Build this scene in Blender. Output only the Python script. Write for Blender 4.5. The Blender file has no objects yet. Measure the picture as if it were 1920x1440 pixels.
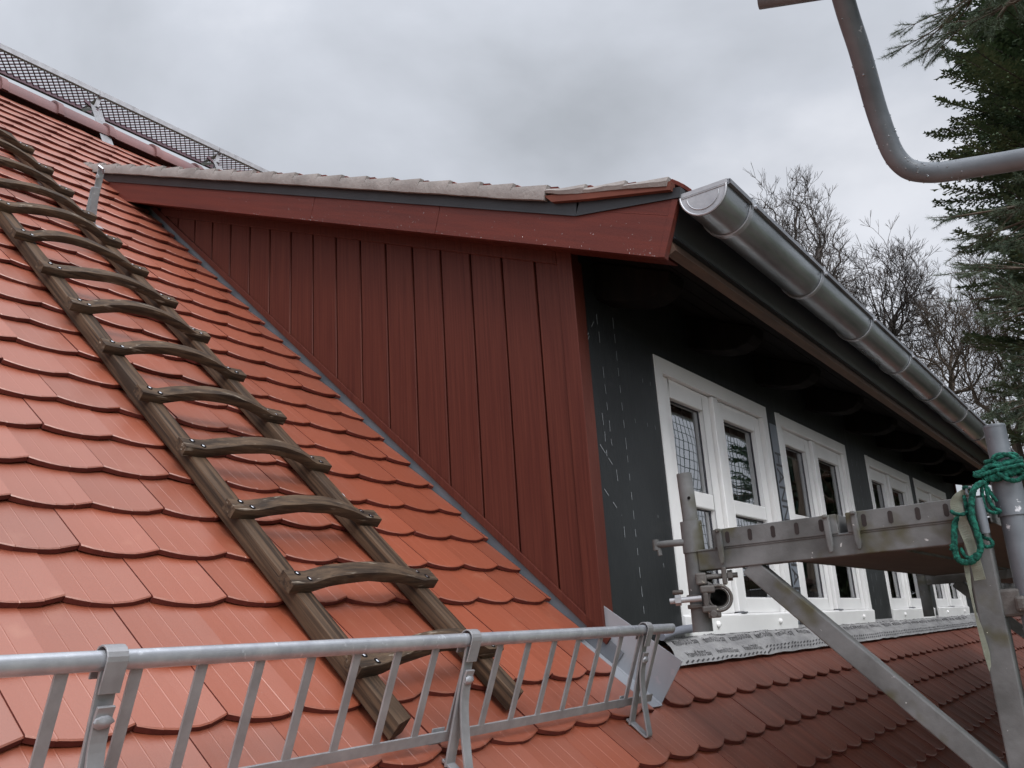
import bpy, bmesh, math, random
from mathutils import Vector, Matrix, noise
PI = math.pi
SC = bpy.context.scene
COL = SC.collection

# ---------------------------------------------------------------- camera
F = 1686.78                      # focal length in pixels of a 1920 px wide frame
def _rot(a, b, c):
    Rx = Matrix(((1,0,0),(0,math.cos(a),-math.sin(a)),(0,math.sin(a),math.cos(a))))
    Ry = Matrix(((math.cos(b),0,math.sin(b)),(0,1,0),(-math.sin(b),0,math.cos(b))))
    Rz = Matrix(((math.cos(c),-math.sin(c),0),(math.sin(c),math.cos(c),0),(0,0,1)))
    return Rz @ Rx @ Ry
CM = _rot(-0.279780, -0.969131, -0.0651359) @ Matrix(((1,0,0),(0,0,-1),(0,1,0)))
cam = bpy.data.objects.new("camera", bpy.data.cameras.new("camera"))
COL.objects.link(cam)
_r0, _r1, _r2 = CM[0], CM[1], CM[2]
cam.matrix_world = Matrix(((_r0[0], -_r1[0], -_r2[0], 0), (_r0[1], -_r1[1], -_r2[1], 0), (_r0[2], -_r1[2], -_r2[2], 0), (0, 0, 0, 1)))
cam.data.sensor_width = 36.0
cam.data.lens = F / 1920 * 36
cam.data.clip_start = 0.02
cam.data.clip_end = 2000
SC.camera = cam

def ray(x, y):
    return CM.transposed() @ Vector(((x - 960) / F, (y - 720) / F, 1.0))
def at_x(x, y, X): r = ray(x, y); return r * (X / r.x)
def at_y(x, y, Y): r = ray(x, y); return r * (Y / r.y)
def at_d(x, y, d): r = ray(x, y); return r.normalized() * d

# ---------------------------------------------------------------- sky, sun, exposure
SUN_EL, SUN_AZ = math.radians(41), math.radians(-120)      # direction the light comes from
w = bpy.data.worlds.new("World"); SC.world = w; w.use_nodes = True
nt = w.node_tree; nt.nodes.clear()
N = nt.nodes.new; L = nt.links.new
out = N('ShaderNodeOutputWorld')
sky = N('ShaderNodeTexSky'); sky.sky_type = 'NISHITA'; sky.sun_disc = False
sky.sun_elevation = SUN_EL; sky.sun_rotation = PI / 2 - SUN_AZ; sky.air_density = 1.5; sky.dust_density = 4
b1 = N('ShaderNodeBackground'); b1.inputs['Strength'].default_value = 0.09
L(sky.outputs[0], b1.inputs[0])
tc = N('ShaderNodeTexCoord')
mp = N('ShaderNodeMapping'); mp.inputs['Scale'].default_value = (.75, .75, 1.2); mp.inputs['Location'].default_value = (6.2, 1.1, 4.4)
L(tc.outputs['Generated'], mp.inputs[0])
n1 = N('ShaderNodeTexNoise'); n1.inputs['Scale'].default_value = 2.5; n1.inputs['Detail'].default_value = 7; n1.inputs['Roughness'].default_value = 0.5; n1.inputs['Distortion'].default_value = 0.25
L(mp.outputs[0], n1.inputs['Vector'])
cr = N('ShaderNodeValToRGB')
cr.color_ramp.elements[0].position = 0.33; cr.color_ramp.elements[0].color = (0.375, 0.398, 0.437, 1)
cr.color_ramp.elements[1].position = 0.62; cr.color_ramp.elements[1].color = (0.70, 0.72, 0.775, 1)
e = cr.color_ramp.elements.new(0.50); e.color = (0.525, 0.552, 0.61, 1)
L(n1.outputs['Fac'], cr.inputs[0])
# an overcast sky is brighter overhead than at the horizon
sx = N('ShaderNodeSeparateXYZ'); L(tc.outputs['Generated'], sx.inputs[0])
mr = N('ShaderNodeMapRange'); mr.inputs['From Min'].default_value = 0.45; mr.inputs['From Max'].default_value = 1.0
mr.inputs['To Min'].default_value = 1.0; mr.inputs['To Max'].default_value = 2.0
L(sx.outputs['Z'], mr.inputs['Value'])
hz = N('ShaderNodeMapRange'); hz.inputs['From Min'].default_value = .25; hz.inputs['From Max'].default_value = .60; hz.inputs['To Min'].default_value = 1.28; hz.inputs['To Max'].default_value = 1.0; L(sx.outputs['Z'], hz.inputs['Value'])
hm = N('ShaderNodeMath'); hm.operation = 'MULTIPLY'; L(mr.outputs[0], hm.inputs[0]); L(hz.outputs[0], hm.inputs[1])
vm = N('ShaderNodeVectorMath'); vm.operation = 'SCALE'
L(cr.outputs[0], vm.inputs[0]); L(hm.outputs[0], vm.inputs['Scale'])
# the cloud glows more on the side where the sun stands
dt_ = N('ShaderNodeVectorMath'); dt_.operation = 'DOT_PRODUCT'; L(tc.outputs['Generated'], dt_.inputs[0])
dt_.inputs[1].default_value = (math.cos(SUN_EL) * math.cos(SUN_AZ + .15), math.cos(SUN_EL) * math.sin(SUN_AZ + .15), math.sin(SUN_EL))
m2 = N('ShaderNodeMapRange'); m2.interpolation_type = 'SMOOTHSTEP'; m2.inputs['From Min'].default_value = 0.3; m2.inputs['From Max'].default_value = 1.0
m2.inputs['To Min'].default_value = 1.0; m2.inputs['To Max'].default_value = 3.6; L(dt_.outputs['Value'], m2.inputs['Value'])
vm2 = N('ShaderNodeVectorMath'); vm2.operation = 'SCALE'; L(vm.outputs[0], vm2.inputs[0]); L(m2.outputs[0], vm2.inputs['Scale'])
b2 = N('ShaderNodeBackground'); b2.inputs['Strength'].default_value = 1.0
L(vm2.outputs[0], b2.inputs[0])
mx = N('ShaderNodeMixShader'); mx.inputs[0].default_value = 0.95
L(b1.outputs[0], mx.inputs[1]); L(b2.outputs[0], mx.inputs[2]); L(mx.outputs[0], out.inputs[0])

sd = bpy.data.lights.new("sun", 'SUN'); sd.energy = 1.5; sd.angle = math.radians(16); sd.color = (1.0, 0.975, 0.94)
so = bpy.data.objects.new("sun", sd); COL.objects.link(so)
sv = Vector((math.cos(SUN_EL) * math.cos(SUN_AZ), math.cos(SUN_EL) * math.sin(SUN_AZ), math.sin(SUN_EL)))
so.rotation_euler = sv.to_track_quat('Z', 'Y').to_euler()
so.location = sv * 30
SC.view_settings.view_transform = 'Standard'; SC.view_settings.look = 'None'
SC.view_settings.gamma = 1; SC.view_settings.use_curve_mapping = False
SC.view_settings.exposure = 0.0
SC.cycles.max_bounces = 8; SC.cycles.transparent_max_bounces = 12

# ---------------------------------------------------------------- roof frame of reference
AL = 0.74895944; H = 1.03
CA, SA = math.cos(AL), math.sin(AL)
def R(u, v, t=0.0):              # u along the eaves, v up the slope, t off the tiles
    n = t - H
    return Vector((u, v * CA - n * SA, v * SA + n * CA))
def roof_uv(x, y, t=0.0):
    r = ray(x, y); nr = Vector((0, -SA, CA)); P = r * ((t - H) / r.dot(nr))
    return P.x, P.y * CA + P.z * SA
RN = Vector((0, -SA, CA)); RS = Vector((0, CA, SA)); EX = Vector((1, 0, 0)); EY = Vector((0, 1, 0)); EZ = Vector((0, 0, 1))

# ---------------------------------------------------------------- helpers
class MB:
    def __init__(s): s.v = []; s.f = []; s.m = []; s.sm = []
    def add(s, vs, fs, mi=0, smooth=False):
        o = len(s.v); s.v += [tuple(p) for p in vs]
        for f in fs: s.f.append([i + o for i in f]); s.m.append(mi); s.sm.append(smooth)
    def box(s, c, size, ax=None, mi=0):
        c = Vector(c); a = ax or (EX, EY, EZ); hx, hy, hz = [k / 2 for k in size]
        vs = [c + a[0] * (i * hx) + a[1] * (j * hy) + a[2] * (k * hz) for i in (-1, 1) for j in (-1, 1) for k in (-1, 1)]
        s.add(vs, [(0,1,3,2), (4,6,7,5), (0,4,5,1), (2,3,7,6), (0,2,6,4), (1,5,7,3)], mi)
    def span(s, p0, p1, ax=None, mi=0):       # box from min corner to max corner
        s.box([(a + b) / 2 for a, b in zip(p0, p1)], [abs(b - a) for a, b in zip(p0, p1)], ax, mi)
    def bar(s, a, b, wd, th, nrm, mi=0):      # flat bar from a to b, thickness along nrm
        a = Vector(a); b = Vector(b); d = (b - a); ln = d.length; d.normalize()
        nrm = (Vector(nrm) - d * Vector(nrm).dot(d)).normalized(); sd_ = d.cross(nrm)
        s.box((a + b) / 2, (ln, wd, th), (d, sd_, nrm), mi)
    def tube(s, pts, r, n=12, caps=True, mi=0, smooth=True, hollow=0.0):
        pts = [Vector(p) for p in pts]; k = len(pts)
        rs = r if isinstance(r, (list, tuple)) else [r] * k
        tg = []
        for i in range(k):
            d = pts[min(i + 1, k - 1)] - pts[max(i - 1, 0)]
            tg.append(d.normalized() if d.length > 1e-9 else EZ)
        up = EZ if abs(tg[0].z) < 0.9 else EX
        nrm = (up - tg[0] * up.dot(tg[0])).normalized(); vs = []
        for i in range(k):
            nrm = (nrm - tg[i] * nrm.dot(tg[i])).normalized(); bi = tg[i].cross(nrm)
            for j in range(n):
                a = 2 * PI * j / n; vs.append(pts[i] + (nrm * math.cos(a) + bi * math.sin(a)) * rs[i])
        fs = [(i*n + j, i*n + (j+1) % n, (i+1)*n + (j+1) % n, (i+1)*n + j) for i in range(k-1) for j in range(n)]
        s.add(vs, fs, mi, smooth)
        if caps:
            s.add(vs[:n], [tuple(range(n))[::-1]], mi); s.add(vs[-n:], [tuple(range(n))], mi)
    def pipe(s, a, b, ro, ri, n=24, mi=0):    # hollow tube with open ends
        a = Vector(a); b = Vector(b); d = (b - a).normalized(); up = EZ if abs(d.z) < .9 else EX
        x = (up - d * up.dot(d)).normalized(); y = d.cross(x); vs = []
        for p, r in ((a, ro), (b, ro), (b, ri), (a, ri)):
            for j in range(n):
                t = 2 * PI * j / n; vs.append(p + (x * math.cos(t) + y * math.sin(t)) * r)
        for q, smo in ((0, True), (1, False), (2, True), (3, False)):
            q2 = (q + 1) % 4
            s.add([], [], mi)
            o = len(s.v) if q == 0 else o
            if q == 0: s.v += [tuple(p) for p in vs]
            for j in range(n):
                s.f.append([o + q*n + j, o + q*n + (j+1) % n, o + q2*n + (j+1) % n, o + q2*n + j]); s.m.append(mi); s.sm.append(smo)
    def prism(s, prof, off, mi=0, smooth=False):   # prof: list of 3D points, extruded by vector off
        n = len(prof); off = Vector(off); vs = [Vector(p) for p in prof] + [Vector(p) + off for p in prof]
        s.add(vs, [(j, (j+1) % n, n + (j+1) % n, n + j) for j in range(n)], mi, smooth)
        s.add(vs[:n], [tuple(range(n))[::-1]], mi); s.add(vs[n:], [tuple(range(n))], mi)
    def build(s, name, mat, parent=None, bevel=0.0, seg=2, sharp=35, fix=True):
        me = bpy.data.meshes.new(name); me.from_pydata(s.v, [], s.f)
        for m in (mat if isinstance(mat, (list, tuple)) else [mat]): me.materials.append(m)
        me.polygons.foreach_set('material_index', s.m); me.polygons.foreach_set('use_smooth', s.sm)
        if fix:
            bm = bmesh.new(); bm.from_mesh(me); bmesh.ops.remove_doubles(bm, verts=bm.verts, dist=1e-6)
            bmesh.ops.recalc_face_normals(bm, faces=bm.faces); bm.to_mesh(me); bm.free()
        me.update()
        if any(s.sm): me.set_sharp_from_angle(angle=math.radians(sharp))
        o = bpy.data.objects.new(name, me); COL.objects.link(o)
        if parent: o.parent = parent; o.matrix_parent_inverse = parent.matrix_world.inverted()
        if bevel:
            b = o.modifiers.new('bevel', 'BEVEL'); b.width = bevel; b.segments = seg; b.limit_method = 'ANGLE'; b.angle_limit = math.radians(40)
        return o

def smooth(pts, k=8, closed=False):
    pts = [Vector(p) for p in pts]; o = []; n = len(pts)
    for i in range(n - 1):
        p0, p1, p2, p3 = pts[max(0, i-1)], pts[i], pts[i+1], pts[min(n-1, i+2)]
        for j in range(k):
            t = j / k; o.append(.5 * ((2*p1) + (p2 - p0) * t + (2*p0 - 5*p1 + 4*p2 - p3) * t*t + (3*p1 - p0 - 3*p2 + p3) * t**3))
    o.append(pts[-1]); return o
def strip(mb, pts, side, wd, th, mi=0):
    """continuous flat strap along pts; 'side' is its width direction"""
    n = len(pts); vs = []
    for i in range(n):
        t = (pts[min(n-1, i+1)] - pts[max(0, i-1)]).normalized(); sd_ = (side - t * side.dot(t)).normalized(); nn = t.cross(sd_) * th / 2; h = sd_ * wd / 2
        vs += [pts[i] - h - nn, pts[i] + h - nn, pts[i] + h + nn, pts[i] - h + nn]
    fs = [(4*i + q, 4*i + (q+1) % 4, 4*i + 4 + (q+1) % 4, 4*i + 4 + q) for i in range(n - 1) for q in range(4)] + [(0, 1, 2, 3), (4*n-4, 4*n-1, 4*n-2, 4*n-3)]
    mb.add(vs, fs, mi)
def thing(name, loc, label, cat, group=None):
    o = bpy.data.objects.new(name, None); COL.objects.link(o); o.location = loc; o.empty_display_size = .1
    o.matrix_world = Matrix.Translation(Vector(loc))
    o['label'] = label; o['category'] = cat
    if group: o['group'] = group
    return o
def tag(o, label, cat, group=None):
    o['label'] = label; o['category'] = cat
    if group: o['group'] = group
    return o

# ---------------------------------------------------------------- materials
def mat(name, col, rough=.5, metal=0., spec=.5, var=None, scale=5., stretch=(1,1,1), bump=0., bscale=60., detail=5, rvar=0., coat=0., spots=None, ramp=(.3,.7), bstretch=None, rot=None):
    """Principled material; 'var' = second colour mixed in by object-space noise; spots = (colour, scale, threshold)."""
    m = bpy.data.materials.new(name); m.use_nodes = True; nt = m.node_tree; N = nt.nodes.new; L = nt.links.new
    bs = nt.nodes['Principled BSDF']; bs.inputs['Roughness'].default_value = rough; bs.inputs['Metallic'].default_value = metal
    bs.inputs['Specular IOR Level'].default_value = spec; bs.inputs['Base Color'].default_value = (*col, 1)
    if coat: bs.inputs['Coat Weight'].default_value = coat; bs.inputs['Coat Roughness'].default_value = .15
    tc = N('ShaderNodeTexCoord')
    def nz(sc, st=(1,1,1), de=5, ro=.55):
        mp = N('ShaderNodeMapping'); mp.inputs['Scale'].default_value = st
        if rot:
            m0 = N('ShaderNodeMapping'); m0.inputs['Rotation'].default_value = rot; L(tc.outputs['Object'], m0.inputs[0]); L(m0.outputs[0], mp.inputs[0])
        else: L(tc.outputs['Object'], mp.inputs[0])
        n = N('ShaderNodeTexNoise'); n.inputs['Scale'].default_value = sc; n.inputs['Detail'].default_value = de; n.inputs['Roughness'].default_value = ro
        L(mp.outputs[0], n.inputs['Vector']); return n.outputs['Fac']
    cur = None
    if var:
        f = nz(scale, stretch, detail); r = N('ShaderNodeMapRange'); r.inputs['From Min'].default_value = ramp[0]; r.inputs['From Max'].default_value = ramp[1]
        L(f, r.inputs['Value']); mi = N('ShaderNodeMix'); mi.data_type = 'RGBA'
        mi.inputs['A'].default_value = (*col, 1); mi.inputs['B'].default_value = (*var, 1); L(r.outputs[0], mi.inputs['Factor']); cur = mi.outputs['Result']
        if rvar:
            r2 = N('ShaderNodeMapRange'); r2.inputs['To Min'].default_value = max(0, rough - rvar); r2.inputs['To Max'].default_value = min(1, rough + rvar)
            L(f, r2.inputs['Value']); L(r2.outputs[0], bs.inputs['Roughness'])
    for sp in (spots or []):
        sc_, th = sp[1], sp[2]; f = nz(sc_, sp[3] if len(sp) > 3 else (1,1,1), 3, .6); r = N('ShaderNodeMapRange')
        r.inputs['From Min'].default_value = th; r.inputs['From Max'].default_value = th + (sp[4] if len(sp) > 4 else .03); L(f, r.inputs['Value'])
        mi = N('ShaderNodeMix'); mi.data_type = 'RGBA'; L(r.outputs[0], mi.inputs['Factor'])
        if cur: L(cur, mi.inputs['A'])
        else: mi.inputs['A'].default_value = (*col, 1)
        mi.inputs['B'].default_value = (*sp[0], 1); cur = mi.outputs['Result']
    if cur: L(cur, bs.inputs['Base Color'])
    if bump:
        f = nz(bscale, bstretch or stretch, 6, .6); b = N('ShaderNodeBump'); b.inputs['Strength'].default_value = 1; b.inputs['Distance'].default_value = bump
        L(f, b.inputs['Height']); L(b.outputs[0], bs.inputs['Normal'])
    return m

def dull_brown_zone(m):
    """darkens the lower tiles beyond the cheek: dull brown, less sheen, streaked down the slope"""
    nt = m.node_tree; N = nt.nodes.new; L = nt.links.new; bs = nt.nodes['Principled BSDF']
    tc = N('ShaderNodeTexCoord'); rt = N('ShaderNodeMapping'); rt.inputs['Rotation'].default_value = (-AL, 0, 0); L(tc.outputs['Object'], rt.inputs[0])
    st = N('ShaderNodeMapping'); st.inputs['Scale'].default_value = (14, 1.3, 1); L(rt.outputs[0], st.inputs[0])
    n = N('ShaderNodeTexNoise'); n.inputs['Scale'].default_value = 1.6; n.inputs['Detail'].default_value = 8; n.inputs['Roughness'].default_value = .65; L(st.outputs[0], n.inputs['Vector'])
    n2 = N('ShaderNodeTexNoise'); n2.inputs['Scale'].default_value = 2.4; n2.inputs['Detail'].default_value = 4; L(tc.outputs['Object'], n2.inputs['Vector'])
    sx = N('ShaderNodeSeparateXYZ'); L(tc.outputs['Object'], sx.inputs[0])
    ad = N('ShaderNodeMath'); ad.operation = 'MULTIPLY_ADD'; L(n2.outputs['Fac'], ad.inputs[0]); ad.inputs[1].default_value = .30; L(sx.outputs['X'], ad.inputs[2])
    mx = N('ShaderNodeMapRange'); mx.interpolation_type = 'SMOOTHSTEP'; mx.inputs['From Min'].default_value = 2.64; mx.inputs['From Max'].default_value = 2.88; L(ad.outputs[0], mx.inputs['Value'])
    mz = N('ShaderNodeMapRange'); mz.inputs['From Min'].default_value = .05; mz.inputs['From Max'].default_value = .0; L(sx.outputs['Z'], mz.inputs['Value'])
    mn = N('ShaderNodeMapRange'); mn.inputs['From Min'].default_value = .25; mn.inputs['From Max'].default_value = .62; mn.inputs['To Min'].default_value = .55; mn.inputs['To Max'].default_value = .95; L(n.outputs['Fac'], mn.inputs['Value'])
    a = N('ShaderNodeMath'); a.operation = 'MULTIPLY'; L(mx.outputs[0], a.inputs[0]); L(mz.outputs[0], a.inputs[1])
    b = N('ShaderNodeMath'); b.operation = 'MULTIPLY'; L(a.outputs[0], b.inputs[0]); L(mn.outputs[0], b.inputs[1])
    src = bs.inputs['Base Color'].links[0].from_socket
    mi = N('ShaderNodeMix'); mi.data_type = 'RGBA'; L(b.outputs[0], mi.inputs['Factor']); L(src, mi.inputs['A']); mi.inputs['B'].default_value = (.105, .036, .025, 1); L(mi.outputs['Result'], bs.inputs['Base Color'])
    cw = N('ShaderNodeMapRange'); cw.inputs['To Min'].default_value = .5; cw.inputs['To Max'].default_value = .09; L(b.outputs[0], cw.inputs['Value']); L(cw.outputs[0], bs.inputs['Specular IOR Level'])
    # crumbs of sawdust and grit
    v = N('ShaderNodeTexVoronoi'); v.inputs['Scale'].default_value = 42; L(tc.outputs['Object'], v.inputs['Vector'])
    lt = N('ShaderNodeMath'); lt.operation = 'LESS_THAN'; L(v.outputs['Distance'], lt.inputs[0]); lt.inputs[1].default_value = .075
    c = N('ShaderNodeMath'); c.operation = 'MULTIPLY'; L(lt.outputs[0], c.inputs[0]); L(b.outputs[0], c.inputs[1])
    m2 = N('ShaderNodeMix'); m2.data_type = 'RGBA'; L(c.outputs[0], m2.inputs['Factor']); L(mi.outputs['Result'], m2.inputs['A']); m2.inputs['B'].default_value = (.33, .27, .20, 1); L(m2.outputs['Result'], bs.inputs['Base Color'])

def tile_material(name, base, base2, dusty):
    m = mat(name, base, rough=.40, spec=.6, var=base2, scale=1.3, detail=8, bump=.00025, bscale=220., rvar=.08,
            spots=[(dusty, 7.0, .63, (1,1,1), .25), (tuple(c * 1.35 for c in dusty), 140., .76, (1,1,1), .04)])
    nt = m.node_tree; N = nt.nodes.new; L = nt.links.new; bs = nt.nodes['Principled BSDF']
    bs.inputs['IOR'].default_value = 2.45; bs.inputs['Specular Tint'].default_value = (1, .85, .77, 1); bs.inputs['Specular IOR Level'].default_value = .5
    dull_brown_zone(m)  # turns the lower tiles beyond the cheek dull brown
    # every tile has a slightly different firing colour
    at = N('ShaderNodeAttribute'); at.attribute_name = 'tile_tone'
    hs = N('ShaderNodeHueSaturation'); src = bs.inputs['Base Color'].links[0].from_socket
    r = N('ShaderNodeMapRange'); r.inputs['To Min'].default_value = .86; r.inputs['To Max'].default_value = 1.10
    L(at.outputs['Fac'], r.inputs['Value']); L(r.outputs[0], hs.inputs['Value']); L(src, hs.inputs['Color']); L(hs.outputs[0], bs.inputs['Base Color'])
    return m

M = {}
AL_ = AL
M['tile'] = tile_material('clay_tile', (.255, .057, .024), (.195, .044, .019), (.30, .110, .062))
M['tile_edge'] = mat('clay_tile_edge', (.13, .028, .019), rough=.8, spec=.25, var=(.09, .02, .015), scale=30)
M['ridge'] = mat('ridge_clay', (.17, .075, .07), rough=.5, var=(.11, .055, .055), scale=6)
M['mortar'] = mat('cement_mortar', (.30, .275, .26), rough=.92, spec=.2, var=(.20, .18, .17), scale=9, bump=.003, bscale=55, detail=8)
M['clad'] = mat('red_cladding', (.090, .0235, .0150), rough=.46, spec=.20, var=(.058, .0125, .0085), scale=9, stretch=(1, 13, .28), bump=.0003, bscale=30, bstretch=(1, 12, .5), rvar=.08,
                spots=[((.3, .16, .13), 160., .80, (1,1,1), .03)])
M['barge'] = mat('red_fascia_board', (.118, .026, .018), rough=.42, spec=.22, rot=(-.396, 0, 0), var=(.078, .020, .016), scale=6, stretch=(1, .35, 7), bump=.0006, bscale=170., bstretch=(1,1,1), rvar=.08,
                 spots=[((.33, .2, .17), 170., .78, (1,1,1), .03)])
M['dark_metal'] = mat('dark_sheet', (.022, .024, .028), rough=.42, metal=.1, var=(.014, .015, .018), scale=8)
M['zinc'] = mat('zinc_sheet', (.17, .178, .195), rough=.5, metal=.2, var=(.11, .116, .13), scale=5, rvar=.1, spots=[((.25, .25, .28), 45., .68, (1,1,1), .1)])
M['zinc_new'] = mat('zinc_plate', (.31, .325, .35), rough=.42, metal=.3, var=(.23, .235, .255), scale=3, spots=[((.38, .33, .36), 30., .6, (1,1,1), .2)])
M['tile_side'] = mat('tile_side', (.15, .050, .034), rough=.8, spec=.2, var=(.10, .035, .025), scale=9)
M['gutter'] = mat('gutter_zinc', (.44, .465, .485), rough=.30, metal=.85, var=(.17, .185, .195), scale=3.0, stretch=(.6, 3, 3), rvar=.08, detail=7, bump=.0006, bscale=14, bstretch=(.5, 2, 2))
M['gutter_cap'] = mat('gutter_end_zinc', (.40, .405, .42), rough=.42, metal=.5, var=(.26, .26, .28), scale=14, bump=.0004, bscale=60)
M['galv'] = mat('galvanised_steel', (.50, .515, .54), rough=.34, metal=.55, var=(.34, .35, .38), scale=28, rvar=.1, spots=[((.62, .64, .67), 60., .62, (1,1,1), .1)])
M['galv_bar'] = mat('galvanised_bar', (.34, .34, .35), rough=.46, metal=.45, var=(.24, .235, .24), scale=22, rvar=.08)
M['scaf'] = mat('weathered_scaffold_steel', (.135, .136, .136), rough=.66, metal=.0, spec=.3, var=(.068, .068, .066), scale=9, detail=8, bump=.0008, bscale=70, ramp=(.35, .65),
                spots=[((.060, .055, .032), 7., .60, (1,1,1), .1), ((.42, .41, .40), 48., .70, (1,1,1), .04), ((.60, .56, .47), 75., .765, (1,1,1), .015)])
M['scaf_clean'] = mat('scaffold_steel', (.145, .160, .178), rough=.42, metal=.0, spec=.4, var=(.080, .090, .102), scale=11, detail=8, bump=.0006, bscale=60,
                spots=[((.52, .52, .54), 45., .67, (1,1,1), .06), ((.11, .10, .09), 34., .70, (1,1,1), .03)])
M['scaf_dark'] = mat('rusty_coupler_steel', (.105, .098, .09), rough=.6, metal=.2, var=(.05, .042, .038), scale=22, bump=.0015, bscale=90, spots=[((.36, .33, .26), 40., .66, (1,1,1), .04)])
M['black'] = mat('dark_inside', (.006, .005, .005), rough=.9, spec=.1)
M['hole'] = mat('slot_dark', (.014, .008, .007), rough=.8)
M['plywood'] = mat('deck_plywood', (.085, .062, .048), rough=.7, var=(.05, .036, .028), scale=4, stretch=(.5, 6, 6), bump=.0006, bscale=30)
M['wood'] = mat('weathered_ladder_wood', (.088, .054, .033), rough=.7, spec=.18, rot=(-AL_, 0, 0), var=(.028, .018, .012), scale=15, stretch=(6, .16, 6), detail=7, bump=.0016, bscale=22, ramp=(.40, .60),
                bstretch=(7, .2, 7), spots=[((.022, .015, .012), 22., .64, (6, .12, 6), .06)])
M['rung'] = mat('weathered_rung_wood', (.090, .058, .036), rough=.74, spec=.18, var=(.030, .020, .014), rot=(-AL_, 0, 0), scale=9, stretch=(.8, 6, 9), detail=8, bump=.0018, bscale=26, ramp=(.36, .64), bstretch=(.7, 7, 7),
                spots=[((.03, .022, .017), 10., .64, (.8, 9, 9), .05), ((.25, .21, .165), 9., .62, (1, 8, 8), .1)])
M['screw'] = mat('screw_steel', (.75, .76, .78), rough=.25, metal=1)
M['white'] = mat('white_window_paint', (.80, .795, .785), rough=.32, spec=.5, var=(.69, .685, .68), scale=3, rvar=.04)
M['gasket'] = mat('window_gasket', (.035, .035, .05), rough=.7)
M['membrane'] = mat('black_membrane', (.0078, .0088, .0096), rough=.50, spec=.4, var=(.019, .021, .022), scale=2.2, bump=.010, bscale=2.6, bstretch=(1.6, 1, .5), spots=[((.028, .028, .027), 3., .62, (1,1,3), .2)])
M['mark'] = mat('white_print', (.22, .235, .245), rough=.7)
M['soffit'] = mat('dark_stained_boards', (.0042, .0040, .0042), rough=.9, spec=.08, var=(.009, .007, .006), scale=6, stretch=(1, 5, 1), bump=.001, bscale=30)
M['batten'] = mat('brown_batten', (.11, .062, .04), rough=.6, var=(.055, .032, .022), scale=8, stretch=(.6, 5, 5))
M['tape'] = mat('sealing_tape', (.33, .325, .325), rough=.34, spec=.5, var=(.19, .187, .19), scale=5, stretch=(1, 2.5, 2.5), detail=6, bump=.010, bscale=9, bstretch=(1, 2, 2))
M['ink'] = mat('tape_print', (.03, .028, .03), rough=.5)
M['foil'] = mat('grey_blue_foil', (.17, .19, .22), rough=.4, var=(.12, .135, .16), scale=6)
M['duct'] = mat('grey_foam_roll', (.16, .17, .20), rough=.7)
M['rope'] = mat('green_rope', (.014, .120, .085), rough=.85, spec=.2, var=(.004, .040, .030), scale=110, bump=.004, bscale=210, ramp=(.4, .6))
M['strap'] = mat('grey_green_webbing', (.20, .215, .17), rough=.8, var=(.13, .14, .105), scale=6, stretch=(1, 1, 10), bump=.0008, bscale=300, spots=[((.10, .10, .07), 9., .6, (1,1,1), .2)])
M['net'] = mat('green_net_cord', (.012, .05, .04), rough=.8)
M['bark'] = mat('bare_bark', (.085, .070, .062), rough=.95, spec=.1, var=(.03, .026, .025), scale=3)
M['bark_far'] = mat('bare_bark_brown', (.115, .088, .066), rough=.95, spec=.1, var=(.045, .036, .03), scale=2)
M['needle'] = mat('spruce_needles', (.062, .095, .058), rough=.6, spec=.3, var=(.105, .145, .075), scale=1.6, ramp=(.35, .65))
M['needle_pine'] = mat('pine_needles', (.050, .074, .048), rough=.6, spec=.2, var=(.085, .112, .066), scale=2.2, ramp=(.35, .65))
M['ground'] = mat('lawn_ground', (.06, .085, .035), rough=.95, var=(.09, .085, .05), scale=.3)
M['plaster'] = mat('house_plaster', (.55, .52, .46), rough=.9, var=(.48, .45, .40), scale=2, bump=.003, bscale=80)
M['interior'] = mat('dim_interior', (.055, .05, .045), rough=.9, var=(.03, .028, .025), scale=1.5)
M['drop'] = mat('water_drop', (.75, .78, .82), rough=.03, spec=.8); M['drop'].node_tree.nodes['Principled BSDF'].inputs['Transmission Weight'].default_value = .8
M['leaflet'] = mat('worn_paper_label', (.55, .57, .60), rough=.6, spots=[((.20, .22, .28), 90., .58, (1, 4, 4), .03)])

def glass_material():
    m = bpy.data.materials.new('window_glass'); m.use_nodes = True; nt = m.node_tree; nt.nodes.clear(); N = nt.nodes.new; L = nt.links.new
    o = N('ShaderNodeOutputMaterial'); g = N('ShaderNodeBsdfGlossy'); g.inputs['Roughness'].default_value = .006; g.inputs['Color'].default_value = (.97, .98, 1, 1)
    t = N('ShaderNodeBsdfTransparent'); t.inputs['Color'].default_value = (.80, .83, .83, 1)
    fr = N('ShaderNodeFresnel'); fr.inputs['IOR'].default_value = 4.6
    tc = N('ShaderNodeTexCoord'); n = N('ShaderNodeTexNoise'); n.inputs['Scale'].default_value = 2.2; n.inputs['Detail'].default_value = 1
    b = N('ShaderNodeBump'); b.inputs['Distance'].default_value = .0014; L(tc.outputs['Object'], n.inputs['Vector']); L(n.outputs['Fac'], b.inputs['Height'])
    L(b.outputs[0], g.inputs['Normal'])
    mx = N('ShaderNodeMixShader'); L(fr.outputs[0], mx.inputs[0]); L(t.outputs[0], mx.inputs[1]); L(g.outputs[0], mx.inputs[2]); L(mx.outputs[0], o.inputs[0])
    return m
M['glass'] = glass_material()

# ================================================================ SETTING
GZ = -5.6
g = MB(); n_ = 24
for i in range(n_):
    for j in range(n_): pass
g.add([(-600, -600, GZ), (600, -600, GZ), (600, 600, GZ), (-600, 600, GZ)], [(0, 1, 2, 3)])
ground = g.build('ground', M['ground']); ground['kind'] = 'structure'

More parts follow.
